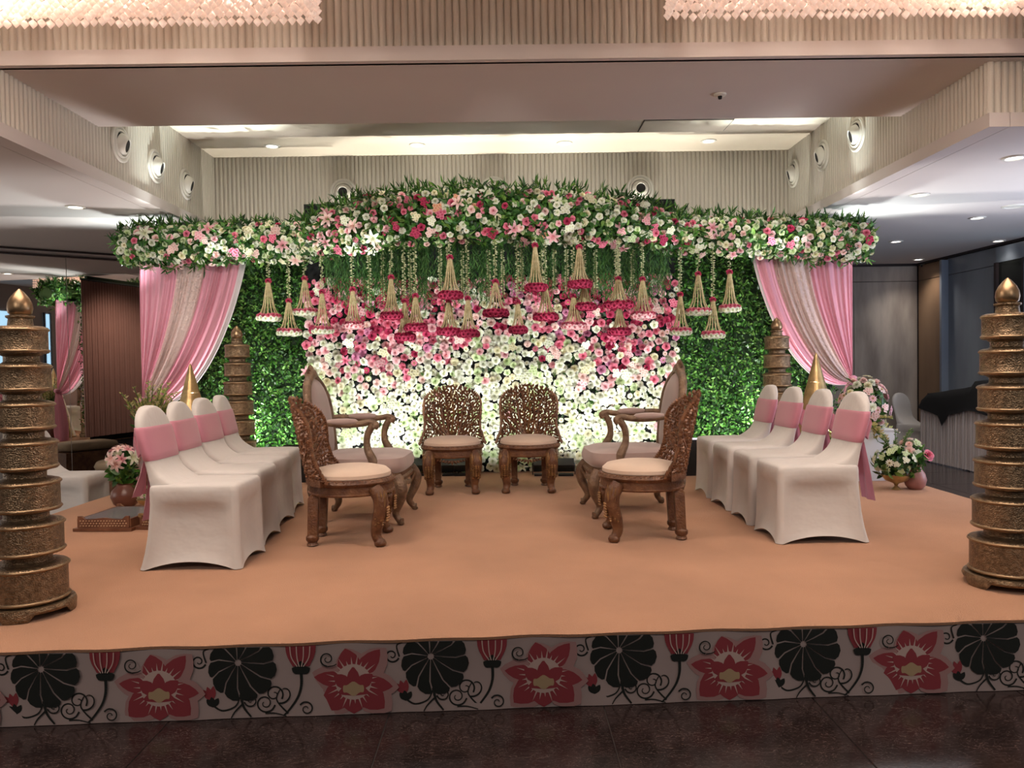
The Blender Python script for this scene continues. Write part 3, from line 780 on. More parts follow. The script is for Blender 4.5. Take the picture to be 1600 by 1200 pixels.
ink = Ink(); ink.stroke(spiral(-62, 22, 12, 1.35, .4, 1), 3, 0, 0); ink.stroke([(-50, 24), (-54, 6), (-44, 1)], 2.8, 0, 0)
scroll_print = ink.mesh('printed_scroll', ['ink_black'])
pitch = 307 * PXM
leaf0 = atz(62, 1016).x
for k in range(-3, 7):
    for dx, me in ((0, leaf_print), (183, flower_print), (100, bud_print), (0, stalk_print), (0, scroll_print)):
        x = leaf0 + k * pitch + dx * PXM
        if x - .16 < XL or x + .16 > XRS: continue
        link(me.name, me, skirt, (x, A.y + fd.y * (x - A.x) + .0015, STAGE_Z - .0135))

# ================================================================== FLORAL BACKDROP
FY = 7.70                                  # front plane of the flower wall
def panel_box(parent, x0, x1, z0, z1, y, name='backing_board', mt='black_cloth'):
    return MB().box(((x0 + x1) / 2, y + .04, (z0 + z1) / 2), (x1 - x0, .06, z1 - z0)).build(name, MT[mt], parent)
wx0, wx1 = at(480, 600, FY).x, at(1058, 600, FY).x
zt = at(770, 432, FY).z
wall_f = thing('flower_wall', 'tall wall of roses fading from magenta at the top to white at the foot', 'flower wall', ((wx0 + wx1) / 2, FY, STAGE_Z))
wall_f_off = Vector(wall_f.location)
def loc_in(root, p): return tuple(Vector(p) - root.location)
W_, H_ = wx1 - wx0, zt - STAGE_Z
MB().box((0, .09, (2.72) / 2), (W_ + .02, .06, 2.72)).build('backing_board', MT['black_cloth'], wall_f)
for x in np.linspace(-W_ / 2 + .05, W_ / 2 - .05, 5): MB().box((x, .15, 1.36), (.045, .045, 2.72)).build('support_post', MT['black'], wall_f)
pts = poisson(1500, W_, H_ - .05, .056)
items = []
for x, h_ in pts:
    u = x / W_; v = h_ / H_                       # v: 0 foot .. 1 top
    big = rnd.random()
    vc = v - .13 * math.exp(-((u - .52) / .17) ** 2) + rnd.uniform(-.09, .09) + .05 * math.sin(u * 9)
    if vc > .72: tint = rnd.choices(['deep', 'pink', 'pale', 'mauve', 'white', 'blush'], [30, 30, 17, 9, 8, 6])[0]
    elif vc > .54: tint = rnd.choices(['deep', 'pink', 'pale', 'mauve', 'white', 'blush', 'ivory'], [5, 19, 26, 7, 24, 13, 6])[0]
    elif vc > .44: tint = rnd.choices(['pink', 'pale', 'white', 'ivory', 'blush', 'green_white'], [5, 10, 56, 12, 8, 9])[0]
    else: tint = rnd.choices(['white', 'green_white', 'ivory', 'pale'], [62, 26, 11, 1])[0]
    kind = rnd.choices(['rose', 'carnation', 'daisy', 'spray_blossom', 'lily'], [48, 34, 10, 6, 2])[0]
    size = {'rose': .047, 'carnation': .047, 'daisy': .033, 'spray_blossom': .058, 'lily': .066}[kind] * rnd.uniform(.84, 1.16)
    n = (rnd.gauss(0, .28), -1, rnd.gauss(.05, .28))
    items.append((kind, tint, (x - W_ / 2, rnd.uniform(-.035, .035), h_ + .03), n, size))
# the ones nobody hides come first, so that they are the ones built as parts
def hidden(it):
    x, _, h_ = it[2]; X = x + wall_f_off.x
    return (h_ < .85 and (abs(X + .45) < .35 or abs(X - .28) < .35)) or h_ < .2 or h_ > 1.62
items.sort(key=lambda it: (hidden(it), -it[4]))
put_flowers(items, wall_f)
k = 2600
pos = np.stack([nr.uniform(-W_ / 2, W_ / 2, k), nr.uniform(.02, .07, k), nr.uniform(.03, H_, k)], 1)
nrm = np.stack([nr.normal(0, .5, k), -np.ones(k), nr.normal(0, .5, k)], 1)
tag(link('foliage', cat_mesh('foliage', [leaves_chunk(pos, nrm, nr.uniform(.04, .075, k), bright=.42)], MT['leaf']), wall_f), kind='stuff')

HEDGE = np.array([[.02, .085, .012], [.05, .19, .02], [.10, .30, .04], [.012, .05, .008], [.19, .40, .08], [.04, .15, .02]])
def hedge(x0, x1, label):
    z0, z1 = .27, 2.52; W = x1 - x0
    t = thing('boxwood_hedge', label, 'hedge', ((x0 + x1) / 2, 7.80, STAGE_Z))
    MB().box((0, .09, (z0 + z1) / 2), (W, .05, z1 - z0)).build('backing_board', MT['dark_green'], t)
    for x in (-W / 2 + .06, 0, W / 2 - .06): MB().box((x, .09, 1.26), (.04, .04, 2.52)).build('support_post', MT['black'], t)
    MB().box((0, .10, .135), (W, .04, .27)).build('kick_cloth', MT['black_cloth'], t)
    k = int(11500 * W / 1.45)
    pos = np.stack([nr.uniform(-W / 2 - .02, W / 2 + .02, k), nr.uniform(-.06, .06, k), nr.uniform(z0 - .02, z1, k)], 1)
    # clumps that stand out a little
    cx = nr.uniform(-W / 2, W / 2, 60); cz = nr.uniform(z0, z1, 60)
    d = np.sqrt((pos[:, None, 0] - cx) ** 2 + (pos[:, None, 2] - cz) ** 2).min(1); pos[:, 1] -= .05 * np.exp(-(d / .07) ** 2)
    nrm = np.stack([nr.normal(0, .75, k), -np.ones(k), nr.normal(.25, .75, k)], 1)
    tag(link('foliage', cat_mesh('foliage', [leaves_chunk(pos, nrm, nr.uniform(.024, .052, k), HEDGE)], MT['leaf']), t), kind='stuff')
    return t
hl = hedge(-3.36, wx0 - .01, 'green boxwood hedge panel to the left of the flower wall')
hedge(wx1 + .01, 3.36, 'green boxwood hedge panel to the right of the flower wall')
# brown curtain that hides the back of the left hedge panel
def pleats(mb, a, b, z0, z1, amp, n, seg=8, rnd_=None, mi=0):
    a, b = Vector(a), Vector(b); d = (b - a); nv = Vector((d.y, -d.x, 0)).normalized(); K = n * seg
    rows = []
    ph = [rnd.uniform(-.8, .8) for _ in range(n + 1)]
    for j in range(7):
        v = j / 6; r_ = []
        for i in range(K + 1):
            s_ = i / K; q = i / seg
            off = amp * (.55 + .45 * (1 - v)) * math.sin(2 * PI * q + ph[int(q)] * (1 - v) * .5) + amp * .4 * math.sin(q * 2.1 + v)
            p = a + d * s_ + nv * off; r_.append((p.x, p.y, lerp(z0, z1, v)))
        rows.append(r_)
    return mb.grid(rows, mi)
bc = thing('brown_curtain', 'pleated dark brown curtain closing the gap left of the pink drape', 'curtain', (-3.6, 8.12, STAGE_Z))
pleats(MB(), (-.06, -.03, 0), (1.75, -.03, 0), .10, 2.42, .022, 50).build('cloth', MT['brown_curtain'], bc, True, 180)
MB().tube([(-.08, -.03, 2.43), (1.8, -.03, 2.43)], .014, 8).build('rail', MT['black'], bc)

# ------------------------------------------------------------------ garlands
def garland(name, label, px, n_fl, n_leaf, mix, depth, kinds, extra_top=0.0):
    """px: (x, ytop, ybottom, Y) along the garland, in photo pixels at depth Y"""
    cs = []
    for x, y0, y1, Y in px:
        a, b = at(x, y0, Y), at(x, y1, Y); cs.append(((a + b) / 2, (a.z - b.z) / 2))
    ctr = spl([c for c, _ in cs], 8); K = len(ctr); hh = [interp(i / (K - 1), np.linspace(0, 1, len(cs)), [h_ for _, h_ in cs]) for i in range(K)]
    root = thing(name, label, 'garland', tuple(ctr[K // 2]))
    def sample(phi, rr_):
        f = rnd.uniform(0, K - 1.001); i = int(f); p = ctr[i].lerp(ctr[i + 1], f - i); h_ = lerp(hh[i], hh[i + 1], f - i)
        end = min(f, K - 1 - f) / K
        e = min(1.0, .72 + 9 * end)
        c, s_ = math.cos(phi), math.sin(phi)
        return p + Vector((rnd.uniform(-.02, .02), -depth * rr_ * c, h_ * rr_ * s_ * e)), Vector((rnd.gauss(0, .3), -c * 1.1 - .25, s_ * .8 + rnd.gauss(0, .15))), f / K
    core = [[(c + Vector((0, -depth * .62 * math.cos(2 * PI * k / 12), hh[i] * .62 * math.sin(2 * PI * k / 12)))) - ctr[K // 2] for k in range(12)] for i, c in enumerate(ctr)]
    MB().loft(core).build('foam_core', MT['stem'], root, True)
    items, used = [], []
    tries = 0
    while len(items) < n_fl and tries < n_fl * 30:
        tries += 1
        p, n, f = sample(R(rnd.uniform(-88, 82)), rnd.uniform(.9, 1.06))
        p = p - ctr[K // 2]
        if any((p - q).length_squared < .0028 for q in used): continue
        used.append(p)
        tint = rnd.choices(list(mix), list(mix.values()))[0]
        kind = rnd.choices(list(kinds), list(kinds.values()))[0]
        size = {'rose': .037, 'carnation': .037, 'daisy': .027, 'spray_blossom': .052, 'lily': .074}[kind] * rnd.uniform(.82, 1.15)
        if kind == 'lily': tint = rnd.choice(['blush', 'pale', 'white'])
        items.append((kind, tint, tuple(p), tuple(n), size))
    put_flowers(items, root)
    pos, nrm, rl = [], [], []
    for q in range(n_leaf):
        p, n, f = sample(R(rnd.uniform(-180, 180) if q % 3 == 0 else rnd.uniform(-100, 110)), rnd.uniform(.62, 1.0)); pos.append(p - ctr[K // 2]); nrm.append(n + Vector((rnd.gauss(0, .7), rnd.gauss(0, .4), rnd.gauss(0, .7))))
    ch = [leaves_chunk(np.array([tuple(p) for p in pos]), np.array([tuple(n) for n in nrm]), nr.uniform(.045, .085, n_leaf), bright=1.0)]
    # sprigs of narrow leaves that stick out beyond the flowers
    sp, sn, sr = [], [], []
    lv = PR['leaf']; M3, P3, S3 = [], [], []
    for q in range(int(n_leaf / 26)):
        up = rnd.random() < .62
        p, n, f = sample(R(rnd.uniform(55, 120) if up else rnd.uniform(-95, 50)), .93)
        d = Vector((rnd.gauss(0, .55), -.35 + rnd.gauss(0, .3), rnd.uniform(.5, 1.1) if up else rnd.gauss(-.1, .5))).normalized()
        L_ = rnd.uniform(.07, .13) + (extra_top if up else 0)
        for w in range(7):
            b = p - ctr[K // 2] + d * L_ * (w / 7)
            ld = (d + Vector((rnd.gauss(0, .6), rnd.gauss(0, .35), rnd.gauss(0, .5)))).normalized()
            nn = ld.cross(Vector((rnd.gauss(0, 1), rnd.gauss(0, 1), rnd.gauss(0, 1)))).normalized(); xx = ld.cross(nn)
            M3.append([[xx.x * .42, ld.x, nn.x], [xx.y * .42, ld.y, nn.y], [xx.z * .42, ld.z, nn.z]]); P3.append(tuple(b)); S3.append(rnd.uniform(.055, .10))
    c = GREENS[nr.integers(0, 6, len(P3))] * nr.uniform(.6, 1.05, (len(P3), 1))
    ch.append(bulk(lv, np.array(P3), np.array(M3), np.array(S3), c * .7, c))
    tag(link('foliage', cat_mesh('foliage', ch, MT['leaf']), root), kind='stuff')
    return root
side_mix = {'white': 34, 'ivory': 16, 'green_white': 17, 'pale': 8, 'pink': 12, 'deep': 2, 'blush': 11}
arch_mix = {'white': 32, 'ivory': 14, 'green_white': 9, 'pale': 12, 'pink': 17, 'deep': 7, 'blush': 8, 'peach': 2}
knd = {'rose': 52, 'carnation': 24, 'daisy': 8, 'spray_blossom': 12, 'lily': 3}
knd2 = {'rose': 52, 'carnation': 20, 'daisy': 9, 'spray_blossom': 12, 'lily': 4}
garland('flower_garland', 'straight garland of white and pink flowers above the left pink drape', [(196, 362, 412, 7.38), (240, 354, 416, 7.36), (330, 353, 414, 7.36), (430, 350, 409, 7.36), (520, 345, 402, 7.36)], 205, 3600, side_mix, .20, knd, -.03)
garland('flower_garland', 'straight garland of white and pink flowers above the right pink drape', [(1030, 338, 396, 7.36), (1110, 341, 398, 7.36), (1200, 344, 404, 7.36), (1290, 345, 408, 7.36), (1352, 350, 408, 7.38)], 215, 3600, side_mix, .20, knd, -.03)
garland('flower_arch', 'raised arch of pink and white roses in the middle above the flower wall', [(478, 350, 405, 7.34), (520, 326, 402, 7.26), (570, 312, 394, 7.16), (640, 303, 385, 7.06), (720, 299, 380, 7.02), (800, 299, 379, 7.02), (880, 302, 380, 7.06), (950, 311, 384, 7.16), (1015, 325, 390, 7.26), (1072, 346, 400, 7.34)], 400, 8500, arch_mix, .25, knd2)

# ------------------------------------------------------------------ hanging greenery under the arch
fr_ = thing('hanging_greenery', 'curtain of feathery green strands hanging under the flower arch', 'greenery', (at(780, 420, 7.25).x, 7.25, at(780, 420, 7.25).z))
P3, M3, S3 = [], [], []
prof_x = [505, 530, 560, 600, 640, 690, 740, 790, 840, 890, 940, 990, 1030, 1052]
prof_y = [435, 464, 474, 468, 476, 470, 460, 452, 458, 462, 468, 476, 470, 440]
for s_ in range(900):
    clump = rnd.randrange(38); cx = 512 + clump * 14.2
    x = min(max(cx + rnd.gauss(0, 4.5), 503), 1056); Y = rnd.uniform(7.12, 7.5)
    yb = interp(x, prof_x, prof_y) + rnd.gauss(0, 9) - 8 * (clump % 3 == 0); ya = interp(x, [503, 560, 780, 1000, 1056], [396, 380, 368, 376, 390])
    yb = ya + (yb - ya) * rnd.uniform(.55, 1.12)
    a, b = at(x, ya, Y), at(x + rnd.gauss(0, 4), yb, Y)
    n = max(4, int((a - b).length / .024))
    for k in range(n):
        p = a.lerp(b, (k + rnd.random()) / n) - fr_.location
        ld = Vector((rnd.gauss(0, .55), rnd.gauss(0, .4), -1)).normalized(); nn = ld.cross(Vector((rnd.gauss(0, 1), rnd.gauss(0, 1), .1))).normalized(); xx = ld.cross(nn)
        M3.append([[xx.x * .26, ld.x, nn.x], [xx.y * .26, ld.y, nn.y], [xx.z * .26, ld.z, nn.z]]); P3.append(tuple(p)); S3.append(rnd.uniform(.04, .075))
c = np.array([[.06, .19, .04], [.09, .27, .06], [.16, .34, .09], [.05, .15, .05]])[nr.integers(0, 4, len(P3))] * nr.uniform(.6, 1.15, (len(P3), 1))
tag(link('strands', cat_mesh('strands', [bulk(PR['leaf'], np.array(P3), np.array(M3), np.array(S3), c * .7, c)], MT['leaf']), fr_), kind='stuff')

# ------------------------------------------------------------------ tuberose strings and hanging bells
STR_A, STR_B = np.array([.42, .46, .20]), np.array([.66, .68, .46])
def bud_chunk(path, per, size, spread):
    P3, M3 = [], []
    for i in range(len(path) - 1):
        for k in range(per):
            p = path[i].lerp(path[i + 1], k / per); a = rnd.uniform(0, 6.28)
            ld = Vector((math.cos(a), math.sin(a), rnd.uniform(-.5, .3))).normalized(); nn = ld.cross(Vector((0, 0, 1))).normalized(); xx = ld.cross(nn)
            M3.append([[xx.x * .8, ld.x, nn.x], [xx.y * .8, ld.y, nn.y], [xx.z * .8, ld.z, nn.z]]); P3.append(tuple(p))
    n = len(P3); j = nr.uniform(.8, 1.15, (n, 1))
    return bulk(PR['leaf'], np.array(P3), np.array(M3), nr.uniform(size * .7, size * 1.2, n), STR_A * j, STR_B * j)
def floral_string(px, y0, y1, Y, label):
    a, b = at(px, y0, Y), at(px, y1, Y)
    t = thing('tuberose_string', label, 'flower string', tuple(a), 0, 'white tuberose strings in the green fringe')
    L_ = (a - b).length; path = [Vector((0, 0, -L_ * k / 20)) for k in range(21)]
    tag(link('buds', cat_mesh('buds', [bud_chunk(path, 6, .026, 0)], MT['petal']), t), kind='stuff')
    MB().tube([(0, 0, .05), (0, 0, -L_)], .004, 5).build('thread', MT['stem'], t)
ords = ['leftmost', 'second from the left', 'third from the left', 'fourth from the left', 'fifth from the left', 'sixth from the left', 'seventh from the left', 'seventh from the right', 'sixth from the right', 'fifth from the right', 'fourth from the right', 'third from the right', 'second from the right', 'rightmost']
for i, (x, y1) in enumerate(((576, 478), (597, 470), (640, 462), (687, 455), (722, 468), (763, 470), (785, 473), (815, 455), (845, 462), (866, 452), (885, 456), (930, 450), (963, 452), (988, 446))):
    floral_string(x, 390, y1, 7.10 + .05 * (i % 2), 'white tuberose string in the green fringe, %s of the strings' % ords[i])
def bell(px, yk, yr, wpx, Y, label, tint='pink', ytop=400, tier2=None):
    k = at(px, yk, Y); r_ = at(px, yr, Y); a = at(px, ytop, Y)
    t = thing('floral_bell', label, 'hanging flower bell', tuple(k), 0, 'hanging floral bells under the garland')
    L0 = a.z - k.z; L1 = k.z - r_.z; rad = wpx * .5 * Y / 1200
    path = [Vector((0, 0, (L0 + .10) * (1 - q / 12))) for q in range(13)]
    tag(link('string', cat_mesh('string', [bud_chunk(path, max(2, int(L0 * 26)), .024, 0)], MT['petal']), t), kind='stuff')
    link('knot', flower_mesh('carnation', 'deep', 0), t, mw=Matrix.Translation((0, -.005, 0)) @ Matrix.Rotation(R(80), 4, 'X') @ Matrix.Scale(.034, 4))
    # strands: a skirt of bud strings from the knot to the ring
    nst = 13; mb = MB()
    for q in range(nst):
        al = 2 * PI * q / nst; c, s_ = math.cos(al), math.sin(al)
        pts = [(c * rad * f, s_ * rad * f, -L1 * v) for f, v in ((.12, .02), (.25, .25), (.37, .5), (.52, .75), (.82, .97))]
        mb.tube(spl(pts, 3), [.0042 + .0016 * (w % 2) for w in range(13)], 5)
    mb.build('strands', MT['tuberose'], t, True, 180)
    items = []
    for ring, (rr_, z, n) in enumerate(((.95, .004, 14), (1.0, -.026, 14), (.72, .006, 10), (.55, -.03, 8))):
        for q in range(n):
            al = 2 * PI * (q + .5 * ring) / n
            tt = tint[1] if (ring == 1 or ring == 3) else tint[0]
            items.append(('rose' if ring < 2 else 'carnation', tt, (rad * rr_ * math.cos(al), rad * rr_ * math.sin(al), -L1 + z + rnd.uniform(-.006, .006)), (math.cos(al) * .9, math.sin(al) * .9, .9 if ring in (0, 2) else -.7), .029))
    for kind, tt, pos, nrm, size in items:
        rt = frames(np.array([nrm], float), np.array([rnd.uniform(0, 6.28)]))[0] * size
        link('rim_' + kind, flower_mesh(kind, tt, rnd.randrange(3)), t, mw=Matrix.Translation(Vector(pos)) @ Matrix([list(q_) for q_ in rt]).to_4x4())
MT['tuberose'] = mat('tuberose_strands', (.60, .50, .30), .7, var=.35, vscale=60, col2=(.40, .33, .16))
PW, DD, PK = ('pink', 'white'), ('deep', 'deep'), ('pink', 'pale')
bells = [
    (419, 439, 494, 35, 7.20, PW, 412, 'in front of the left hedge, nearest the left drape'),
    (451, 470, 517, 35, 7.18, PW, 410, 'in front of the left hedge, the lowest one there'),
    (476, 435, 486, 35, 7.20, PW, 404, 'at the right edge of the left hedge, the highest one there'),
    (503, 456, 514, 31, 7.16, PW, 402, 'first inside the left edge of the flower wall'),
    (551, 452, 506, 31, 7.05, PK, 396, 'on the left, just below the end of the green fringe'),
    (611, 433, 491, 32, 6.92, DD, 396, 'with a red knot high in the fringe, over the left magenta roses'),
    (632, 470, 524, 30, 6.98, DD, 394, 'the lowest one left of the pair of carved chairs'),
    (649, 462, 509, 33, 6.90, DD, 392, 'dark pink, close to the right of the lowest left one'),
    (703, 402, 459, 36, 6.80, DD, 392, 'dark pink, the upper of two hanging above the left carved chair'),
    (701, 470, 516, 34, 6.95, DD, 388, 'dark pink, the lower of two hanging above the left carved chair'),
    (731, 466, 519, 32, 6.93, DD, 392, 'dark pink, beside the lower one above the left carved chair'),
    (774, 440, 487, 38, 6.84, DD, 392, 'wide dark pink, under the middle of the arch'),
    (809, 472, 513, 26, 6.95, DD, 392, 'small dark pink, low and right of the middle'),
    (836, 383, 447, 31, 6.76, DD, 376, 'dark pink with bare strands, its knot just under the arch centre'),
    (852, 448, 493, 37, 6.92, DD, 392, 'dark pink, low above the right carved chair'),
    (896, 463, 507, 37, 6.92, PK, 392, 'pale pink, lowest one between the right carved chair and the armchair'),
    (905, 386, 442, 35, 6.78, DD, 378, 'dark pink with bare strands, farther right than the other such one'),
    (913, 448, 477, 34, 6.95, DD, 392, 'dark pink, directly beneath one with bare strands'),
    (966, 436, 474, 44, 6.86, DD, 394, 'widest dark pink one, on the right under the fringe'),
    (968, 478, 516, 32, 6.95, DD, 388, 'dark pink, directly beneath the widest one'),
    (1004, 436, 491, 36, 6.98, PK, 396, 'pale pink, near the right edge of the flower wall'),
    (1063, 460, 516, 31, 7.17, PW, 398, 'white rimmed, at the left edge of the right hedge'),
    (1091, 428, 485, 37, 7.20, PW, 398, 'white rimmed, over the right hedge, the higher of the middle two'),
    (1114, 468, 521, 33, 7.18, PW, 400, 'white rimmed, over the right hedge, the lowest one there'),
    (1140, 425, 480, 31, 7.20, PW, 402, 'white rimmed, over the right hedge, nearest the right drape'),
]
for x, yk, yr, w, Y, tn, y0, lb in bells: bell(x, yk, yr, w, Y, 'hanging flower bell ' + lb, tn, y0)

# ------------------------------------------------------------------ pink drapes
def drape(s, label):
    Y = 7.46
    mir = (lambda x: x) if s > 0 else None
    if s > 0: xo, xi, G, yt, tail = 1332, 1174, (1332, 592), 398, (1326, 690)
    else: xo, xi, G, yt, tail = 218, 386, (222, 626), 404, (222, 700)
    root = thing('pink_drape', label, 'drape', tuple(at(G[0], G[1], Y)))
    o3 = Vector(root.location)
    def P(u, v, amp=1.0, inset=0.0):
        """u 0 outer edge .. 1 inner edge; v 0 top .. 1 gather"""
        tx, ty = lerp(xo, xi, u), yt
        gx, gy = G[0] - (1 if s > 0 else -1) * 3 * u, G[1] + 12 * (u - .35)
        bulge = u ** 1.15
        c1 = (lerp(tx, xo, .02 + .02 * u), lerp(ty, gy, .45))
        c1 = (tx + (xo - tx) * .13, lerp(ty, gy, .5))
        c2 = (lerp(gx, tx, .50 * bulge), lerp(gy, ty, .22 - .32 * bulge))
        w0, w1, w2, w3 = (1 - v) ** 3, 3 * v * (1 - v) ** 2, 3 * v * v * (1 - v), v ** 3
        x = w0 * tx + w1 * c1[0] + w2 * c2[0] + w3 * gx; y = w0 * ty + w1 * c1[1] + w2 * c2[1] + w3 * gy
        f = math.sin(u * 104 + 1.5 * math.sin(u * 17)) * .013 + math.sin(u * 41 + .5) * .016 + math.sin(u * 19) * .014
        yy = Y + inset + amp * f * (1 - .75 * v ** 3) - .05 * math.sin(PI * v) * u
        return at(x, y, yy) - o3
    def sheet(u0, u1, n, name, mt, inset):
        rows = [[P(lerp(u0, u1, i / n), j / 26, 1, inset) for i in range(n + 1)] for j in range(27)]
        return MB().grid(rows).build(name, MT[mt], root, True, 180)
    if s > 0:
        sheet(0, .46, 130, 'outer_cloth', 'drape', 0); sheet(.44, .80, 110, 'sequin_cloth', 'sequin', -.012); sheet(.78, .97, 60, 'inner_cloth', 'drape', 0); sheet(.93, 1.0, 14, 'lit_edge', 'lit_edge', .02)
    else:
        sheet(0, .38, 110, 'outer_cloth', 'drape', 0); sheet(.36, .62, 80, 'sequin_cloth', 'sequin', -.012); sheet(.60, .94, 100, 'inner_cloth', 'drape', 0); sheet(.91, 1.0, 16, 'lit_edge', 'lit_edge', .02)
    # tie and tail
    MB().lathe([(.02, -.035), (.042, -.02), (.046, 0), (.042, .02), (.02, .035)], 16).build('tie', MT['drape'], root, True)
    g = Vector((0, 0, 0)); L_ = max(.3, o3.z - .32)
    rows = []
    for j in range(14):
        v = j / 13; wdt = .03 + .10 * math.sin(PI * min(1, v * .62 + .05)); r_ = []
        for i in range(25):
            u = i / 24 - .5; r_.append((u * 2 * wdt - s * .03 * v, .02 + .02 * math.sin(i * 1.9) * (.4 + v), -L_ * v))
        rows.append(r_)
    MB().grid(rows).build('tail', MT['drape'], root, True, 180)
    top = [at(lerp(xo, xi, i / 4), yt - 4, Y) - o3 for i in range(5)]
    MB().tube(top, .016, 8).build('rail', MT['black'], root)
drape(-1, 'pink swagged drape with sequin band, tied back at the left end of the canopy')
drape(1, 'pink swagged drape with sequin band, tied back at the right end of the canopy')
# ================================================================== BRASS TOWERS
DR = [(.166, .170), (.153, .148), (.143, .142), (.136, .134), (.128, .128), (.120, .126), (.112, .122)]
def make_tower(label, loc, scale=1.0, rz=0.0):
    t = thing('brass_tower', label, 'decorative tower', loc, rz, 'stacked brass drum towers', scale)
    f = MB()
    n = 48; ring0, ring1, ring2, ring3 = [], [], [], []
    for k in range(n):
        a = 2 * PI * k / n; ph = (k % 12) / 12; zc = .0 if ph < .34 or ph > .92 else .03
        c, s_ = math.cos(a), math.sin(a)
        ring0.append((.188 * c, .188 * s_, zc)); ring1.append((.192 * c, .192 * s_, .040)); ring2.append((.186 * c, .186 * s_, .056)); ring3.append((.10 * c, .10 * s_, .060))
    inner = [(.150 * math.cos(2 * PI * k / n), .150 * math.sin(2 * PI * k / n), .034) for k in range(n)]
    f.loft([inner, ring0, ring1, ring2, ring3]); f.build('foot', MT['brass'], t, True, 35)
    z = .058
    for i, (r, h_) in enumerate(DR):
        hh = h_
        d = MB().lathe([(r * .86, 0), (r * .97, .003), (r, .010), (r * 1.0, .016), (r * .965, .022), (r * .965, hh - .022), (r, hh - .016), (r * 1.0, hh - .010), (r * .97, hh - .003), (r * .80, hh + .004), (r * .55, hh + .006)], 48)
        d.build('drum', MT['brass'], t, True, 35); dr = t.children[-1] if False else None
        rm = MB()
        for zz in (.013, hh - .013): rm.lathe([(r * .99, zz - .006), (r * 1.018, zz - .003), (r * 1.018, zz + .003), (r * .99, zz + .006)], 48, cap=False)
        rm.build('rim', MT['brass_rim'], t, True, 60)
        z0 = z
        for ch in t.children:
            if ch.name.split('.')[0] in ('drum', 'rim') and not ch.get('set'): ch.location.z = z0; ch['set'] = 1
        z += hh
        nh = .046
        rn = .60 * r
        c = MB().lathe([(r * .72, -.002), (rn * 1.1, .006), (rn, .012), (rn, nh - .010), (rn * 1.14, nh - .005), (r * .74, nh + .003)], 32)
        if i == 6: c = MB().lathe([(.075, -.002), (.052, .008), (.048, .038), (.058, .044), (.058, .052), (.040, .056)], 32); nh = .052
        cc = c.build('collar', MT['brass'], t, True, 35); cc.location.z = z
        z += nh
    fn = MB().lathe([(.034, 0), (.048, .012), (.052, .034), (.049, .058), (.038, .082), (.020, .106), (.003, .122)], 32)
    q = fn.build('finial', MT['brass_rim'], t, True); q.location.z = z
    for ch in t.children:
        if 'set' in ch: del ch['set']
    return t, z + .112
bl = atz(42, 958); brr = atz(1577, 912)
tw, TH = make_tower('brass drum tower at the front left corner of the stage', (bl.x, bl.y + .02, STAGE_Z), .985)
for lb, (x, y), sc in (('brass drum tower at the front right corner of the stage', (brr.x - .01, brr.y), .985),
        ('brass drum tower at the back of the stage, before the left hedge', (at(372, 600, 7.1).x, 7.1), 1.0),
        ('brass drum tower at the back of the stage, overlapping the right drape', (at(1214, 600, 7.1).x, 7.1), 1.0)):
    c = copy_tree(tw); c.location = (x, y, STAGE_Z); c.scale = (sc,) * 3; c['label'] = lb

# ------------------------------------------------------------------ gold cones
def cone(px, py, Y, label):
    p = at(px, py, Y); H = p.z - STAGE_Z
    t = thing('gold_cone', label, 'cone', (p.x, Y, STAGE_Z))
    n = 32; R0 = H * .265
    MB().lathe([(R0 * 1.0, 0), (R0 * 1.02, .012), (R0 * .98, .025), (.012, H - .02), (.002, H)], n).build('body', MT['gold'], t, True, 35)
    for f in (.3, .55, .78): MB().lathe([(R0 * (1 - f) + .001, H * f - .008), (R0 * (1 - f) + .006, H * f), (R0 * (1 - f) - .001, H * f + .008)], n, cap=False).build('band', MT['brass_rim'], t, True)
cone(297, 568, 6.58, 'tall gold metal cone behind the left row of white chairs')
cone(1275, 551, 6.58, 'tall gold metal cone behind the right row of white chairs')

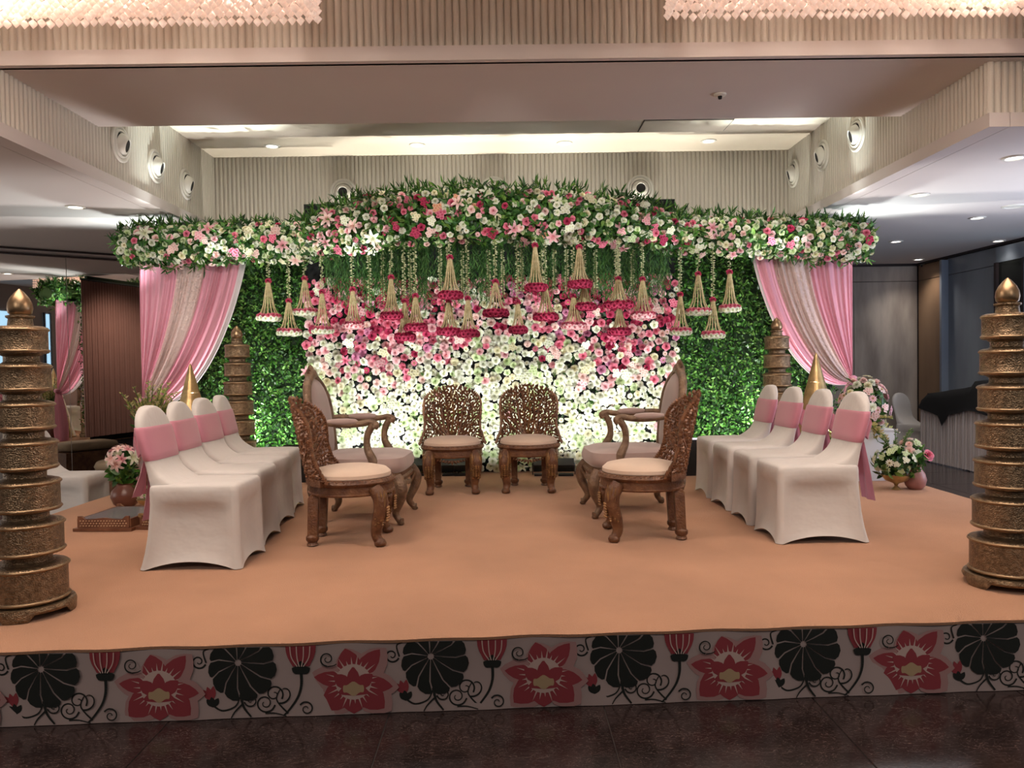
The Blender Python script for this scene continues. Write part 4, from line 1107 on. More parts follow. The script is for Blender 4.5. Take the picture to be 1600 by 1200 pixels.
# ================================================================== CARVED LATTICE CHAIRS
def carved_back():
    W = lambda v: interp(v, [0, .05, .10, .18, .28, .34, .39, .43, .46, .485, .50], [.345, .315, .285, .276, .292, .292, .272, .228, .172, .09, .03])
    rho = .33; lean = math.tan(R(11))
    def bend(u, v, o):        # u across, v up, o outwards (thickness)
        a = u / rho; r_ = rho - o
        return Vector((-(rho - (rho - o) * math.cos(a)) * -1 - .0 + (-v * lean), r_ * math.sin(a), v)) if False else Vector((rho - (rho - o) * math.cos(a) - v * lean, (rho - o) * math.sin(a), v))
    r2 = random.Random(4); wood, gold = MB(), MB()
    pts = []
    for _ in range(8000):
        v = r2.uniform(.0, .498); u = r2.uniform(-.35, .35)
        if abs(u) > W(v) - .008: continue
        if any((u - a) ** 2 + (v - b) ** 2 < .0165 ** 2 for a, b in pts): continue
        pts.append((u, v))
    def put(mb, u, v, du, dv, L_, w, t_):
        c = bend(u, v, .0); d = bend(u + du * .01, v + dv * .01, 0) - c; up = bend(u, v, .01) - c
        mb.octa(c + up.normalized() * r2.uniform(-.004, .004), d, up, L_, w, t_)
    for u, v in pts:
        ang = math.atan2(v + .10, u * .8) + (R(38) if (int(u * 60) + int(v * 50)) % 2 else -R(38)) + r2.uniform(-.3, .3)
        mb = gold if (abs(u) < .035 and v < .10) else wood
        put(mb, u, v, math.cos(ang), math.sin(ang), .044, .0225, .024)
    st = .018; v = 0.0
    while v < .5:                 # leafy border
        for s_ in (-1, 1): put(wood, s_ * W(v), v, s_ * .5, 1, .042, .028, .032)
        v += .0125
    for k in range(9):            # radiating vines
        a0 = lerp(-1, 1, k / 8); path = []
        for j in range(12):
            f = j / 11; vv = f * (.47 - .20 * abs(a0) ** 1.5); uu = a0 * min(W(vv) - .03, .03 + .24 * f ** .8) * (1 if abs(a0) > .01 else 0) + .012 * math.sin(f * 7 + k)
            path.append(bend(uu, max(.0, vv), .0))
        (gold if k in (4,) else wood).tube(path, [.0125 - .005 * (j / 11) for j in range(12)], 6)
    for a in range(-60, 61, 20): put(gold, .018 * math.sin(R(a)), .055 + .02 * math.cos(R(a)), math.sin(R(a)), math.cos(R(a)), .06, .016, .034)
    return wood, gold
def make_carved(label, loc, rz):
    """faces +X; seat centre over the origin"""
    t = thing('carved_chair', label, 'chair', loc, rz, 'four low carved wooden chairs')
    sm_ = lambda r, z: [(r * math.cos(2 * PI * k / 40), r * math.sin(2 * PI * k / 40), z) for k in range(40)]
    MB().loft([sm_(.235, .395), sm_(.247, .41), sm_(.245, .43), sm_(.22, .452), sm_(.16, .466), sm_(.07, .472)]).build('seat', MT['cream'], t, True)
    MB().loft([sm_(.245, .305), sm_(.262, .308), sm_(.266, .318), sm_(.258, .324), sm_(.256, .362), sm_(.268, .37), sm_(.276, .384), sm_(.268, .398), sm_(.245, .404)]).build('seat_rail', MT['wood'], t, True, 35)
    ap = MB()
    for k in range(40):
        a = 2 * PI * k / 40; ap.octa((.262 * math.cos(a), .262 * math.sin(a), .397), (-math.sin(a), math.cos(a), .3), (math.cos(a), math.sin(a), 0), .042, .022, .022)
    ap.build('carved_edging', MT['wood'], t)
    fr2 = MB()
    for k in range(-5, 6):        # carved apron under the front rail
        a = k * .10; L_ = .05 - .005 * abs(k)
        fr2.octa((.248 * math.cos(a), .248 * math.sin(a), .292 - .004 * (5 - abs(k))), (0, .9 * (1 if k > 0 else -1 if k < 0 else 0), -1 + .12 * abs(k)), (1, 0, 0), L_, .024, .018)
    fr2.build('front_apron', MT['wood'], t)
    for s_ in (-1, 1):
        l = MB(); y = s_ * .185; x = .175
        path = spl([(x - .01, y, .35), (x + .028, y + s_ * .016, .29), (x + .030, y + s_ * .018, .22), (x + .006, y + s_ * .004, .13), (x - .002, y, .07), (x + .018, y + s_ * .008, .025), (x + .030, y + s_ * .012, .012)], 5)
        K = len(path); l.tube(path, [interp(i / (K - 1), [0, .2, .4, .62, .8, .92, 1], [.042, .047, .043, .033, .029, .035, .026]) for i in range(K)], 10)
        l.lathe([(.02, 0), (.034, .006), (.038, .024), (.026, .042)], 12, (x + .022, y + s_ * .008, 0))
        lg = l.build('leg', MT['wood'], t, True, 60)
        cv = MB()
        for k in range(18):
            zz = .16 + .022 * (k // 3) * .7; a = (k % 3 - 1) * .5; cv.octa((x + .03 + .045 * math.cos(a) - .03 * (.2 - zz) , y + s_ * .012 + .045 * math.sin(a), zz), (0, 0, 1), (1, 0, 0), .026, .022, .022)
        for k in range(6): cv.octa((x + .066 - .004 * abs(k - 2.5), y + s_ * .014 + (k - 2.5) * .014, .285 + .01 * (k % 2)), (.1, (k - 2.5) * .1, -1), (1, 0, 0), .09, .018, .02)
        for dx_, dy_ in ((0, -1), (0, 1), (.7, .7), (.7, -.7)):
            for k in range(4): cv.octa((x + .03 + dx_ * .042 + (k % 2 - .5) * .02 * (dx_ == 0), y + s_ * .012 + dy_ * .042, .26 + .014 * k), (.15, 0, -1), (dx_, dy_, 0), .10, .017, .022)
            for k in range(8): cv.octa((x + .018 + dx_ * .036 + ((k % 3) - 1) * .016 * (dx_ == 0), y + s_ * .008 + dy_ * .036, .135 + .013 * k), (0, 0, 1), (dx_, dy_, 0), .022, .018, .022)
        cv.build('knee_carving', MT['wood_gold'], lg)
        b = MB(); x2, y2 = -.205, s_ * .135
        b.loft([[(x2 - .012 + sx * .028, y2 + sy * .026, .05) for sx, sy in ((-1, -1), (1, -1), (1, 1), (-1, 1))], [(x2 + sx * .031, y2 + sy * .029, .29) for sx, sy in ((-1, -1), (1, -1), (1, 1), (-1, 1))], [(x2 + .012 + sx * .020, y2 + sy * .02, .325) for sx, sy in ((-1, -1), (1, -1), (1, 1), (-1, 1))]])
        b.lathe([(.026, 0), (.036, .006), (.028, .022), (.040, .038), (.040, .056), (.028, .068)], 12, (x2 - .014, y2, 0))
        b.build('leg', MT['wood'], t, True, 40)
    w, g = carved_back()
    bk = w.build('backrest', MT['wood_back'], t); bk.location = (-.262, 0, .40)
    gg = g.build('gilded_motif', MT['wood_gold'], bk)
    bs = MB().loft([[(( -.262 + .33 - .34 * math.cos(a)), .34 * math.sin(a), z) for a in np.linspace(-.92, .92, 20)] + [((-.262 + .33 - .30 * math.cos(a)), .30 * math.sin(a), z) for a in np.linspace(.86, -.86, 20)] for z in (.372, .415)])
    bs.build('back_base', MT['wood'], t, True, 40)
    return t
MT['wood_back'] = mat('carved_back_wood', (.235, .105, .048), .36, .1, var=.6, vscale=30, col2=(.085, .034, .017))
c0 = atz(560, 836); c1 = atz(985, 828)
ch0 = make_carved('carved lattice-back wooden chair at the front left, seen from the side', (-.975, 4.80, STAGE_Z), R(2))
for lb, x, y, rz in (('carved lattice-back wooden chair at the front right, seen from the side', .845, 4.80, R(180 - 2)),
        ('carved lattice-back wooden chair facing the front, the left one of the middle pair', at(707, 700, 6.62).x, 6.62, R(-90 + 3)),
        ('carved lattice-back wooden chair facing the front, the right one of the middle pair', at(826, 700, 6.62).x, 6.62, R(-90 - 3))):
    c = copy_tree(ch0); c.location = (x, y, STAGE_Z); c.rotation_euler = (0, 0, rz); c['label'] = lb

# ================================================================== FRENCH ARMCHAIRS
def make_armchair(label, loc, rz):
    t = thing('armchair', label, 'armchair', loc, rz, 'pair of high-backed armchairs')
    def sq(a, b, z, rr_=4.5, ox=0.0, n=40, tap=.0):
        out = []
        for k in range(n):
            c, s_ = math.cos(2 * PI * k / n), math.sin(2 * PI * k / n)
            x = a * math.copysign(abs(c) ** (2 / rr_), c); y = b * math.copysign(abs(s_) ** (2 / rr_), s_)
            out.append((x + ox, y * (1 + tap * x / a), z))
        return out
    MB().loft([sq(.305, .285, .345, ox=-.03, tap=.08), sq(.328, .305, .375, ox=-.03, tap=.08), sq(.330, .308, .41, ox=-.03, tap=.08), sq(.315, .293, .452, ox=-.03, tap=.08), sq(.24, .23, .476, ox=-.03, tap=.08), sq(.08, .08, .484, ox=-.03)]).build('seat', MT['mauve'], t, True)
    MB().loft([sq(.295, .275, .275, ox=-.03, tap=.08), sq(.315, .295, .285, ox=-.03, tap=.08), sq(.322, .302, .31, ox=-.03, tap=.08), sq(.31, .29, .325, ox=-.03, tap=.08), sq(.315, .295, .352, ox=-.03, tap=.08)]).build('seat_rail', MT['wood_grey'], t, True, 40)
    ca = MB()
    for k in range(-6, 7): ca.octa((.296, k * .035, .272 - .012 * math.cos(k * .5)), (0, .6 * (1 if k > 0 else -1), -1), (1, 0, 0), .05, .022, .02)
    ca.build('carved_apron', MT['wood_grey'], t)
    for sx in (1, -1):
        for s_ in (-1, 1):
            x, y = (.25, s_ * .27) if sx > 0 else (-.30, s_ * .225)
            pth = [(x, y, .33), (x + sx * .035, y + s_ * .02, .26), (x + sx * .028, y + s_ * .014, .18), (x - sx * .012, y - s_ * .006, .085), (x + sx * .014, y + s_ * .006, .03), (x + sx * .036, y + s_ * .014, .022)]
            P_ = spl(pth, 5); K = len(P_)
            l = MB().tube(P_, [interp(i / (K - 1), [0, .25, .5, .75, 1], [.036, .042, .030, .021, .026]) for i in range(K)], 10)
            l.lathe([(.016, 0), (.024, .006), (.022, .02)], 10, (x + sx * .026, y + s_ * .01, 0)); l.build('leg', MT['wood_grey'], t, True, 60)
    # backrest: shaped outline swept as a frame, upholstered inside
    lean = math.tan(R(9)); base = Vector((-.315, 0, .44))
    outl = [(-.19, .0), (-.215, .11), (-.235, .23), (-.24, .33), (-.225, .42), (-.185, .485), (-.13, .53), (-.06, .565), (0, .595)]
    full = outl + [(-u, v) for u, v in reversed(outl[:-1])]
    def B(u, v, o=0.0): return base + Vector((-v * lean + o + .25 * u * u, u, v))
    P_ = spl([B(u, v) for u, v in full], 4); K = len(P_)
    fr3 = MB().tube(P_, [.030 + .012 * math.exp(-((i / (K - 1) - .5) / .05) ** 2) for i in range(K)], 10); fr3.tube([B(-.2, .0), B(-.1, -.01), B(0, -.012), B(.1, -.01), B(.2, .0)], .028, 8)
    for s_ in (-1, 1): fr3.tube([B(s_ * .195, .01), (base.x + .02, s_ * .205, .33)], .03, 8)
    bf = fr3.build('back_frame', MT['wood_grey'], t, True, 60)
    cr = MB()
    for a in range(-70, 71, 20): cr.octa(B(.045 * math.sin(R(a)), .585 + .04 * math.cos(R(a)), .0), (0, math.sin(R(a)), math.cos(R(a))), (1, 0, 0), .085, .026, .05)
    cr.build('crest', MT['wood_grey'], bf)
    half = [(u, v) for u, v in outl]
    rows_f, rows_b = [], []
    for j in range(15):
        v = lerp(.015, .572, j / 14); w = interp(v, [p[1] for p in outl], [-p[0] for p in outl]) * .97
        rf, rb = [], []
        for i in range(13):
            u = lerp(-w, w, i / 12); e = (1 - abs(i / 6 - 1) ** 3) * (1 - abs(j / 7 - 1) ** 5)
            rf.append(B(u, v, .012 + .042 * e)); rb.append(B(u, v, -.012 - .012 * e))
        rows_f.append(rf); rows_b.append(rb)
    pd = MB().grid(rows_f); pd.grid([list(reversed(r_)) for r_ in rows_b]); pd.build('back_upholstery', MT['mauve'], t, True, 180)
    for s_ in (-1, 1):
        y = s_ * .285
        a = MB().tube(spl([(-.36, s_ * .215, .70), (-.26, y, .705), (-.10, y + s_ * .008, .69), (.02, y + s_ * .006, .695), (.08, y, .705), (.115, y, .69), (.105, y, .665)], 5), [.022] * 25 + [.026] * 6, 10)
        a.build('arm', MT['wood_grey'], t, True, 60)
        sp_ = MB().tube(spl([(.098, y, .69), (.060, y, .62), (.055, y, .53), (.095, y + s_ * .012, .44), (.12, y, .33)], 5), [interp(i / 20, [0, .4, .75, 1], [.026, .022, .032, .034]) for i in range(21)], 10)
        sp_.build('arm_support', MT['wood_grey'], t, True, 60)
        MB().loft([[(x, y + s_ * .006 + .030 * math.cos(2 * PI * k / 12) * e, .708 + .024 * math.sin(2 * PI * k / 12) * e) for k in range(12)] for x, e in ((-.23, .2), (-.21, .75), (-.14, 1.05), (-.08, 1.05), (-.02, .8), (.0, .2))]).build('arm_pad', MT['mauve'], t, True)
    return t
a0 = make_armchair('high-backed upholstered armchair on the left, facing the middle of the stage', (-.99, 5.52, STAGE_Z), R(-3))
a1 = copy_tree(a0); a1.location = (.87, 5.62, STAGE_Z); a1.rotation_euler = (0, 0, R(180 + 3)); a1['label'] = 'high-backed upholstered armchair on the right, facing the middle of the stage'

# ================================================================== WHITE COVERED CHAIRS
def rrect(a_f, a_r, b, z, pull=0.0, hem=0.0, rc=.035):
    """rounded rectangle: 4 sides of 11 points, 4 corners of 3; pull draws the sides in between the legs, hem lifts them"""
    out = []; rc = min(rc, b * .9, (a_f - a_r) * .45)
    def w(t): return 1 - abs(t) ** 5
    for sx, sy in ((1, 1), (-1, 1), (-1, -1), (1, -1)):
        xe = a_f if sx > 0 else a_r
        cxx, cyy = xe - sx * rc, sy * (b - rc)
        angs = {(1, 1): 0, (-1, 1): 90, (-1, -1): 180, (1, -1): 270}[(sx, sy)]
        for q in (15, 45, 75):
            out.append((cxx + rc * math.cos(R(angs + q)), cyy + rc * math.sin(R(angs + q)), z))
        for k in range(11):
            t = -1 + 2 * k / 10; ww = w(t)
            if (sx, sy) == (1, 1): out.append((lerp(a_f - rc, a_r + rc, k / 10), b - pull * ww, z + hem * (1 - t * t)))
            elif (sx, sy) == (-1, 1): out.append((a_r + pull * ww, lerp(b - rc, -b + rc, k / 10), z + hem * (1 - t * t)))
            elif (sx, sy) == (-1, -1): out.append((lerp(a_r + rc, a_f - rc, k / 10), -b + pull * ww, z + hem * (1 - t * t)))
            else: out.append((a_f - pull * ww, lerp(-b + rc, b - rc, k / 10), z + hem * (1 - t * t)))
    return out
def back_ring(z, off=0.0, n=40):
    cx = -.213 - max(0, z - .45) * math.tan(R(13.5)) - .0
    top = .885 + off
    if z > .72: hw = .188 * math.sqrt(max(0.0, 1 - ((z - .72) / (top - .72)) ** 2.3))
    else: hw = .188 - .012 * math.exp(-((z - .56) / .1) ** 2)
    hw += off; tk = .031 + off
    tk *= min(1, .35 + hw / .10) if z > .72 else 1
    fwd = .155 * max(0, (.60 - z) / .16) ** 2.6 if z < .60 else 0
    out = []
    for k in range(n):
        th = 2 * PI * (k + .5) / n; c, s_ = math.cos(th), math.sin(th)
        x = math.copysign(abs(c) ** (2 / 3.2), c); y = math.copysign(abs(s_) ** (2 / 3.2), s_)
        out.append((cx + tk * x + (fwd if x > 0 else 0) * (abs(x) ** .5), hw * y, z))
    return out
def make_white(label, loc, rz, sash=True):
    t = thing('covered_chair', label, 'chair', loc, rz, 'white covered banquet chairs')
    mb = MB()
    rings = [rrect(.268, -.292, .215, 0.002, .010, .042), rrect(.264, -.284, .212, .025, .016, .034), rrect(.258, -.268, .207, .09, .026, .016), rrect(.255, -.252, .204, .18, .034), rrect(.253, -.243, .202, .27, .034), rrect(.252, -.238, .202, .325, .028), rrect(.251, -.236, .202, .352, .014), rrect(.251, -.236, .203, .372, .003),
             rrect(.251, -.236, .204, .42), rrect(.247, -.234, .202, .444), rrect(.238, -.228, .195, .456), rrect(.20, -.2, .16, .463), rrect(.08, -.08, .06, .466)]
    mb.loft(rings, cap0=False)
    zs = [.40, .45, .47, .49, .51, .53, .56, .60, .65, .70, .74, .78, .81, .835, .855, .87, .879, .8835, .8848]
    mb.loft([back_ring(z) for z in zs])
    mb.build('chair_cover', MT['cover'], t, True, 60)
    if sash:
        band = MB(); zz = [.588, .593, .63, .67, .71, .755, .768, .772]
        of = [.002, .006, .007, .0065, .007, .006, .005, .001]
        band.loft([back_ring(z, o) for z, o in zip(zz, of)], cap0=False, cap1=False); sb = band.build('sash', MT['sash'], t, True, 60)
        bx = -.213 - .21 * math.tan(R(13.5)) - .045
        MB().lathe([(.012, -.03), (.03, -.022), (.034, 0), (.03, .022), (.012, .03)], 12, (bx - .01, 0, .655)).build('sash_knot', MT['sash'], sb, True)
        lp = MB()
        for s_ in (-1, 1):
            rows = []
            for j in range(9):
                a = 2 * PI * j / 8; rows.append([(bx - .02 - .012 * q + .014 * math.sin(a), s_ * (.015 + .085 * (1 - math.cos(a)) / 2), .66 + (.03 + .022 * (1 - math.cos(a)) / 2) * (q - 1) + .022 * math.sin(a)) for q in range(3)])
            lp.grid(rows)
        lp.build('sash_bow', MT['sash'], sb, True, 180)
        for s_ in (-1, 1):
            rows = []
            for j in range(13):
                v = j / 12; w = .022 + .085 * v
                rows.append([(bx - .012 - .035 * v ** 1.5 + .010 * math.sin(q * 1.6 + 3 * v), s_ * (.02 + .035 * v) + (q / 6 - .5) * 2 * w * .8, .65 - (.42 if s_ > 0 else .27) * v) for q in range(7)])
            MB().grid(rows).build('sash_tail', MT['sash'], sb, True, 180)
    return t
wh = None
names = ['nearest the camera', 'second from the camera', 'third from the camera', 'farthest from the camera']
for s, row in ((-1, 'left'), (1, 'right')):
    for k in range(4):
        lb = 'white covered chair with pink sash in the %s row, %s' % (row, names[k])
        if s < 0: x, y = -1.705 - .055 * k, 4.345 + .515 * k
        else: x, y = 1.845, 4.69 + .515 * k
        rz = R(0 if s < 0 else 180) + R((-1.2, 1.5, -1, 4)[k] if s < 0 else (1, -1, 1.5, 0)[k])
        if wh is None: wh = make_white(lb, (x, y, STAGE_Z), rz)
        else:
            c = copy_tree(wh); c.location = (x, y, STAGE_Z); c.rotation_euler = (0, 0, rz); c['label'] = lb
c = copy_tree(wh); c.location = (-3.94, 6.95, 0); c['label'] = 'white covered chair standing on the floor beyond the left stage edge, behind the brass tower'
p = at(1437, 640, 10.75)
make_white('plain white covered chair without a sash, standing on the floor by the marble wall', (p.x, 10.75, 0), R(-62), False)

# ================================================================== FLOWER POTS AND STANDS
def spikes(mb_parent, n, base, spread, h0, h1, cols, name, leafy=True, size=.05, rr=.05):
    """flower spikes: upright stems with blossoms along the upper half"""
    st = MB(); P3, M3, S3, C3 = [], [], [], []
    for q in range(n):
        a = rnd.uniform(0, 6.28); r_ = spread * math.sqrt(rnd.random()); h_ = rnd.uniform(h0, h1)
        tip = Vector((base[0] + r_ * math.cos(a), base[1] + r_ * .7 * math.sin(a), base[2] + h_)); b = Vector(base)
        path = [b.lerp(tip, f) + Vector((0, 0, .06 * math.sin(PI * f))) for f in (0, .25, .5, .75, 1)]
        st.tube(path, [.006, .005, .005, .004, .003], 5)
        for k in range(26):
            f = rnd.uniform(.45, 1.0); p = path[0].lerp(path[-1], f) + Vector((0, 0, .06 * math.sin(PI * f))); al = rnd.uniform(0, 6.28)
            ld = Vector((math.cos(al), math.sin(al), .7)).normalized(); nn = ld.cross(Vector((0, 0, 1))).normalized(); xx = ld.cross(nn); sz = size * (1.25 - .7 * f) * rnd.uniform(.7, 1.2)
            M3.append([[xx.x, ld.x, nn.x], [xx.y, ld.y, nn.y], [xx.z, ld.z, nn.z]]); P3.append(tuple(p)); S3.append(sz); C3.append(rnd.choice(cols))
        if leafy:
            for k in range(6):
                f = rnd.uniform(.05, .5); p = path[0].lerp(path[-1], f); al = rnd.uniform(0, 6.28); ld = Vector((math.cos(al), math.sin(al), rnd.uniform(.2, 1))).normalized(); nn = ld.cross(Vector((0, 0, 1))).normalized(); xx = ld.cross(nn)
                M3.append([[xx.x * .5, ld.x, nn.x], [xx.y * .5, ld.y, nn.y], [xx.z * .5, ld.z, nn.z]]); P3.append(tuple(p)); S3.append(rnd.uniform(.07, .13)); C3.append((.06, .15, .03))
    st.build('stems', MT['stem'], mb_parent, True)
    c = np.array(C3) * nr.uniform(.8, 1.15, (len(C3), 1))
    tag(link(name, cat_mesh(name, [bulk(PR['leaf'], np.array(P3), np.array(M3), np.array(S3), c * .75, c)], MT['petal']), mb_parent), kind='stuff')
def bush(parent, base, rx, rz_, n, greens=GREENS, size=(.05, .10), bright=1.0):
    d = nr.normal(0, 1, (n, 3)); d /= np.linalg.norm(d, axis=1, keepdims=True); r_ = nr.uniform(.35, 1, (n, 1)) ** .5
    pos = d * r_ * np.array([rx, rx * .8, rz_]) + np.array(base)
    tag(link('foliage', cat_mesh('foliage', [leaves_chunk(pos, d + nr.normal(0, .6, (n, 3)), nr.uniform(size[0], size[1], n), greens, bright=bright)], MT['leaf']), parent), kind='stuff')
def dome(parent, base, rx, rz_, n, kinds, mix, sizes, up=0.1):
    items, used = [], []
    for _ in range(n * 25):
        if len(items) >= n: break
        v = Vector((rnd.gauss(0, 1), rnd.gauss(0, 1) - .5, rnd.gauss(0, 1) + up)).normalized(); p = Vector((base[0] + v.x * rx, base[1] + v.y * rx * .8, base[2] + v.z * rz_))
        if any((p - q).length < .05 for q in used): continue
        used.append(p); k = rnd.choice(kinds); items.append((k, rnd.choice(mix), tuple(p), tuple(v), sizes * rnd.uniform(.8, 1.2)))
    put_flowers(items, parent)
YG = [(.42, .40, .14), (.55, .50, .20), (.35, .38, .10), (.60, .48, .28)]
def pot(parent, prof, mt='terracotta', name='pot', n=28): return MB().lathe(prof, n).build(name, MT[mt], parent, True, 60)
# left: dark clay pot with lilies, vase with pale yellow flower spikes
p = atz(197, 792)
t = thing('lily_pot', 'round dark clay pot with pale pink lilies behind the left row of chairs', 'flower pot', (p.x, p.y, STAGE_Z))
pot(t, [(.055, 0), (.09, .03), (.112, .085), (.10, .135), (.068, .165), (.06, .18), (.070, .192), (.055, .19), (.05, .16)])
bush(t, (0, 0, .29), .085, .12, 140, size=(.06, .12))
st = MB()
for k in range(9): st.tube([(0, 0, .15), (.03 * math.cos(k), .03 * math.sin(k), .26), (.07 * math.cos(k * 2.3), .06 * math.sin(k * 2.3), .36)], .005, 5)
st.build('stems', MT['stem'], t)
dome(t, (-.02, 0, .38), .10, .085, 15, ['lily'], ['blush', 'pale', 'white'], .062, .6)
p = at(232, 650, 7.12)
t = thing('spike_vase', 'tall vase of yellow-green flower spikes behind the left row of chairs', 'flower vase', (p.x, 7.12, STAGE_Z))
pot(t, [(.07, 0), (.10, .05), (.12, .18), (.09, .30), (.06, .38), (.07, .42), (.055, .41)])
spikes(t, 26, (0, 0, .40), .30, .36, .60, YG, 'blossom_spikes', size=.052)
p = at(222, 800, 5.9)
t = thing('low_flower_bowl', 'low bowl of small cream blossoms beside the dark clay pot', 'flower bowl', (-2.76, 5.95, STAGE_Z))
pot(t, [(.05, 0), (.03, .02), (.09, .06), (.105, .09), (.095, .09)], 'gold', 'bowl'); bush(t, (0, 0, .13), .10, .06, 80, size=(.03, .06)); dome(t, (0, 0, .12), .09, .07, 18, ['daisy', 'spray_blossom'], ['ivory', 'blush'], .03, .8)
# right: white planter with a tall arrangement, gold bowl, pink clay vase
t = thing('planter', 'white square planter with trailing pink and yellow-green flowers behind the right chairs', 'planter', (3.28, 6.92, STAGE_Z))
MB().loft([[(sx * .16, sy * .16, 0) for sx, sy in ((-1, -1), (1, -1), (1, 1), (-1, 1))], [(sx * .17, sy * .17, .43) for sx, sy in ((-1, -1), (1, -1), (1, 1), (-1, 1))], [(sx * .18, sy * .18, .45) for sx, sy in ((-1, -1), (1, -1), (1, 1), (-1, 1))], [(sx * .15, sy * .15, .46) for sx, sy in ((-1, -1), (1, -1), (1, 1), (-1, 1))]]).build('box', MT['planter'], t)
bush(t, (-.06, 0, .62), .21, .26, 420, size=(.05, .10))
dome(t, (-.04, 0, .64), .22, .27, 52, ['rose', 'carnation', 'carnation', 'daisy', 'spray_blossom'], ['white', 'blush', 'blush', 'pale', 'ivory'], .045, .5)
spikes(t, 24, (-.10, -.08, .42), .38, -.10, .16, YG, 'trailing_blossoms', size=.06, leafy=False)
p = atz(1405, 766)
t = thing('gold_flower_bowl', 'footed gold bowl of small white blossoms on the right edge of the carpet', 'flower bowl', (p.x, p.y + .05, STAGE_Z))
pot(t, [(.045, 0), (.03, .012), (.012, .03), (.02, .05), (.085, .075), (.112, .115), (.116, .125), (.10, .12), (.02, .11)], 'gold', 'bowl')
bush(t, (0, 0, .22), .19, .13, 330, size=(.04, .09), bright=.8)
dome(t, (0, 0, .23), .17, .13, 44, ['spray_blossom', 'daisy', 'spray_blossom'], ['white', 'green_white', 'white'], .034, .7)
spikes(t, 9, (0, 0, .16), .16, .22, .36, [(.10, .20, .06), (.3, .36, .2)], 'thin_sprigs', size=.028)
p = atz(1436, 766)
t = thing('clay_vase', 'small pink clay vase with one bright pink rose on the right edge of the carpet', 'flower vase', (p.x, p.y + .06, STAGE_Z))
pot(t, [(.05, 0), (.075, .03), (.088, .08), (.075, .13), (.05, .17), (.045, .19), (.055, .205), (.042, .2)], 'pink_clay', 'vase')
bush(t, (0, 0, .27), .07, .09, 90, size=(.05, .09))
dome(t, (-.04, 0, .31), .09, .10, 14, ['carnation', 'spray_blossom'], ['white', 'blush', 'green_white'], .038, .7)
MB().tube([(0, 0, .15), (.05, -.01, .24), (.075, -.03, .27)], .005, 5).build('stem', MT['stem'], t)
link('rose', flower_mesh('rose', 'pink', 2), t, mw=Matrix.Translation((.085, -.04, .285)) @ Matrix.Rotation(R(60), 4, 'X') @ Matrix.Scale(.055, 4))
t = thing('leaf_vase', 'vase with yellow-green sprays between the two nearest chairs of the right row', 'flower vase', (2.78, 6.35, STAGE_Z))
pot(t, [(.06, 0), (.085, .05), (.095, .16), (.07, .26), (.055, .30), (.062, .32), (.05, .315)], 'pink_clay', 'vase'); spikes(t, 16, (0, 0, .30), .16, .08, .30, YG, 'blossom_spikes', size=.055)

# ------------------------------------------------------------------ low wooden trays on the carpet (left)
MT['tray_wood'] = mat('tray_wood', (.20, .085, .045), .4, var=.4, vscale=14, col2=(.11, .04, .02))
MT['tray_inlay'] = mat('tray_inlay', (.50, .34, .20), .4, .3)
def tray(label, x, y, w, d, rz, gold):
    t = thing('wooden_tray', label, 'tray', (x, y, STAGE_Z), rz)
    MB().box((0, 0, .010), (w + .05, d + .05, .02)).build('base', MT['tray_wood'], t)
    MB().box((0, 0, .075), (w - .02, d - .02, .012)).build('inset', MT['tray_glass'], t)
    for sy in (-1, 1):
        up = []; n = 14
        for k in range(n + 1):
            f = k / n; e = .022 * (1 if (f < .10 or f > .90) else 0.0) + .010 * math.exp(-((f - .5) / .16) ** 2); up.append((lerp(-w / 2, w / 2, f), .078 + e))
        outl = [(-w / 2, .02)] + up + [(w / 2, .02)]; yy = sy * d / 2
        m_ = MB().loft([[(a, yy - .008, b) for a, b in outl], [(a, yy + .008, b) for a, b in outl]]); pn = m_.build('side_panel', MT['tray_wood'], t)
        il = MB()
        for i in range(16):
            for j in range(3): il.octa((lerp(-w / 2 + .02, w / 2 - .02, (i + .5 * (j % 2)) / 15.5), yy + sy * .009, .034 + .017 * j), (1, 0, .3), (0, 1, 0), .016, .010, .006)
        il.build('inlay', MT['tray_inlay'], pn)
    for sx in (-1, 1): MB().box((sx * w / 2, 0, .05), (.016, d, .062)).build('side_panel', MT['tray_wood'], t)
    if gold:
        for sy in (-1, 1): MB().box((0, sy * d / 2, .102), (w + .02, .022, .012)).build('gilt_edge', MT['gold'], t)
        for sx in (-1, 1): MB().box((sx * w / 2, 0, .088), (.022, d + .02, .012)).build('gilt_edge', MT['gold'], t)
p = atz(115, 832)
tray('low carved wooden tray with grey inset, beside the front left brass tower', p.x + .20, p.y + .27, .36, .46, R(-4), False)
tray('low carved wooden tray with gilt edge, half hidden behind the nearest left chair', p.x + .60, p.y + .30, .30, .50, R(-8), True)

# ------------------------------------------------------------------ black flood lamps at the foot of the backdrop
def flood(x, y, rz, label, w=.16):
    t = thing('flood_lamp', label, 'flood lamp', (x, y, STAGE_Z), rz)
    MB().box((0, 0, .008), (w * .9, .12, .016)).build('foot', MT['black'], t)
    for s_ in (-1, 1): MB().box((s_ * (w / 2 + .006), 0, .065), (.008, .03, .115)).build('bracket', MT['black'], t)
    q = Matrix.Rotation(R(35), 3, 'X')
    MB().box((0, .0, .10), (w, .10, .085), 0, q).build('housing', MT['black'], t)
    f = MB().box((0, .0, .10), (w * .86, .104, .065), 0, q); f.build('lens', MT['glass_dark'], t)
for px, nm in ((655, 'leftmost one'), (703, 'under the left carved chair'), (722, 'just right of the left carved chair'), (846, 'under the right carved chair'), (884, 'rightmost one')):
    q = atz(px, 742); flood(q.x, q.y - .02, R(rnd.uniform(-6, 6)), 'black flood lamp below the flower wall, ' + nm)
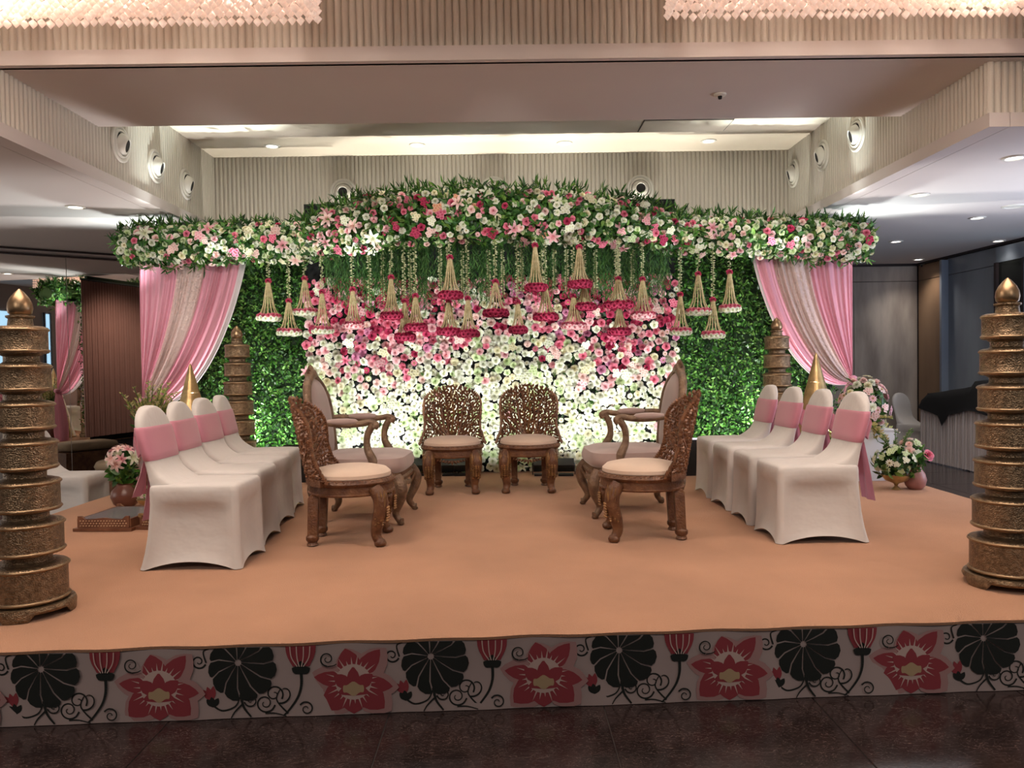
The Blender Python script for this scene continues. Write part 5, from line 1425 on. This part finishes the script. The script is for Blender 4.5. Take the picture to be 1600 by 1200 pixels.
def light_box(x, y, label, strip):
    t = thing('hedge_light', label, 'flood lamp', (x, y, STAGE_Z))
    MB().box((0, 0, .17), (.30, .12, .34)).build('housing', MT['black'], t); MB().box((0, .01, .345), (.27, .06, .012)).build('light_strip', MT[strip], t)
    for s_ in (-1, 1): MB().box((s_ * .12, 0, .012), (.03, .2, .024)).build('foot', MT['black'], t)
q = at(1078, 720, 7.3); light_box(q.x, 7.3, 'black box flood lamp with white light strip before the right hedge', 'strip_glow')
q = at(466, 720, 7.3); light_box(q.x, 7.3, 'plain black box flood lamp before the left hedge', 'glass_dark')

# ------------------------------------------------------------------ skirted table with covered console (right)
TX, T0, T1, TZ = 5.60, 7.9, 10.3, .755
t = thing('skirted_table', 'long table with grey-white pleated skirt at the right wall', 'table', ((TX + 6.2) / 2, (T0 + T1) / 2, 0))
ox = -(TX + 6.2) / 2; oy = -(T0 + T1) / 2
MB().box((0, 0, TZ - .012), (.62, T1 - T0 + .02, .025)).build('tabletop', MT['cover'], t)
pleats(MB(), (TX + ox, T1 + oy, 0), (TX + ox, T0 + oy, 0), .012, TZ - .01, .014, 46).build('skirt', MT['table_cloth'], t, True, 180)
pleats(MB(), (6.2 + ox, T1 + oy, 0), (TX + ox, T1 + oy, 0), .012, TZ - .01, .014, 12).build('skirt', MT['table_cloth'], t, True, 180)
for sx in (-.26, .28):
    for sy in (-1.1, 1.1): MB().tube([(sx, sy, 0), (sx, sy, TZ - .02)], .018, 8).build('leg', MT['black'], t)
t = thing('covered_console', 'black cloth thrown over equipment on the skirted table', 'covered console', (5.88, 9.3, TZ + .001))
rows = []
ys = [1.0, .98, .9, .6, .2, -.05, -.12, -.5, -.9, -1.2, -1.24]; zs = [.0, .12, .17, .20, .24, .30, .36, .37, .36, .34, .0]
prof = [(-.31, -.14), (-.305, .0), (-.29, .55), (-.24, .92), (-.1, 1.0), (.12, 1.0), (.27, .9), (.30, .0)]
for y, z in zip(ys, zs):
    r_ = []
    for i, (x, f) in enumerate(prof):
        zz = z * f if f >= 0 else -.035 - .02 * math.sin(y * 9) - .13 * math.exp(-((y - .42) / .11) ** 2) - .10 * math.exp(-((y - .50) / .3) ** 2)
        if i > 0: zz += .012 * math.sin(y * 13 + x * 8)
        r_.append((x, y, max(zz, .002) if i else zz))
    rows.append(r_)
dense = []
for a, b in zip(rows[:-1], rows[1:]):
    for k in range(5): dense.append([tuple(Vector(p_).lerp(Vector(q_), k / 5)) for p_, q_ in zip(a, b)])
dense.append(rows[-1]); dense = [[(x - (.0 if i else .012), y, (z if i else -.035 - .02 * math.sin(y * 9) - .15 * math.exp(-((y - .42) / .06) ** 2) - .10 * math.exp(-((y - .50) / .25) ** 2))) for i, (x, y, z) in enumerate(r_)] for r_ in dense]
MB().grid(dense).build('cloth', MT['black_cloth'], t, True, 180)
MB().box((.0, -.55, .12), (.5, 1.1, .23)).build('equipment_case', MT['black'], t); MB().box((0, .45, .08), (.5, .9, .15)).build('equipment_case', MT['black'], t)
# ------------------------------------------------------------------ floor cushions behind the left corner of the stage
t = thing('cushion_seat', 'low wooden seat with a flat olive cushion behind the left stage corner', 'low seat', (-4.15, 8.55, 0), R(20))
MB().box((0, 0, .14), (.80, .5, .28)).build('base', MT['wood'], t)
def cushion(c, a, b, h_): 
    rings = []
    for f, e in ((-1, .75), (-.7, .95), (0, 1), (.7, .95), (1, .75)):
        rings.append([(c[0] + a * e * math.copysign(abs(math.cos(2 * PI * k / 28)) ** .45, math.cos(2 * PI * k / 28)), c[1] + b * e * math.copysign(abs(math.sin(2 * PI * k / 28)) ** .45, math.sin(2 * PI * k / 28)), c[2] + h_ * f) for k in range(28)])
    return MB().loft(rings)
cushion((0, 0, .345), .38, .24, .06).build('cushion', MT['pillow'], t, True, 80)
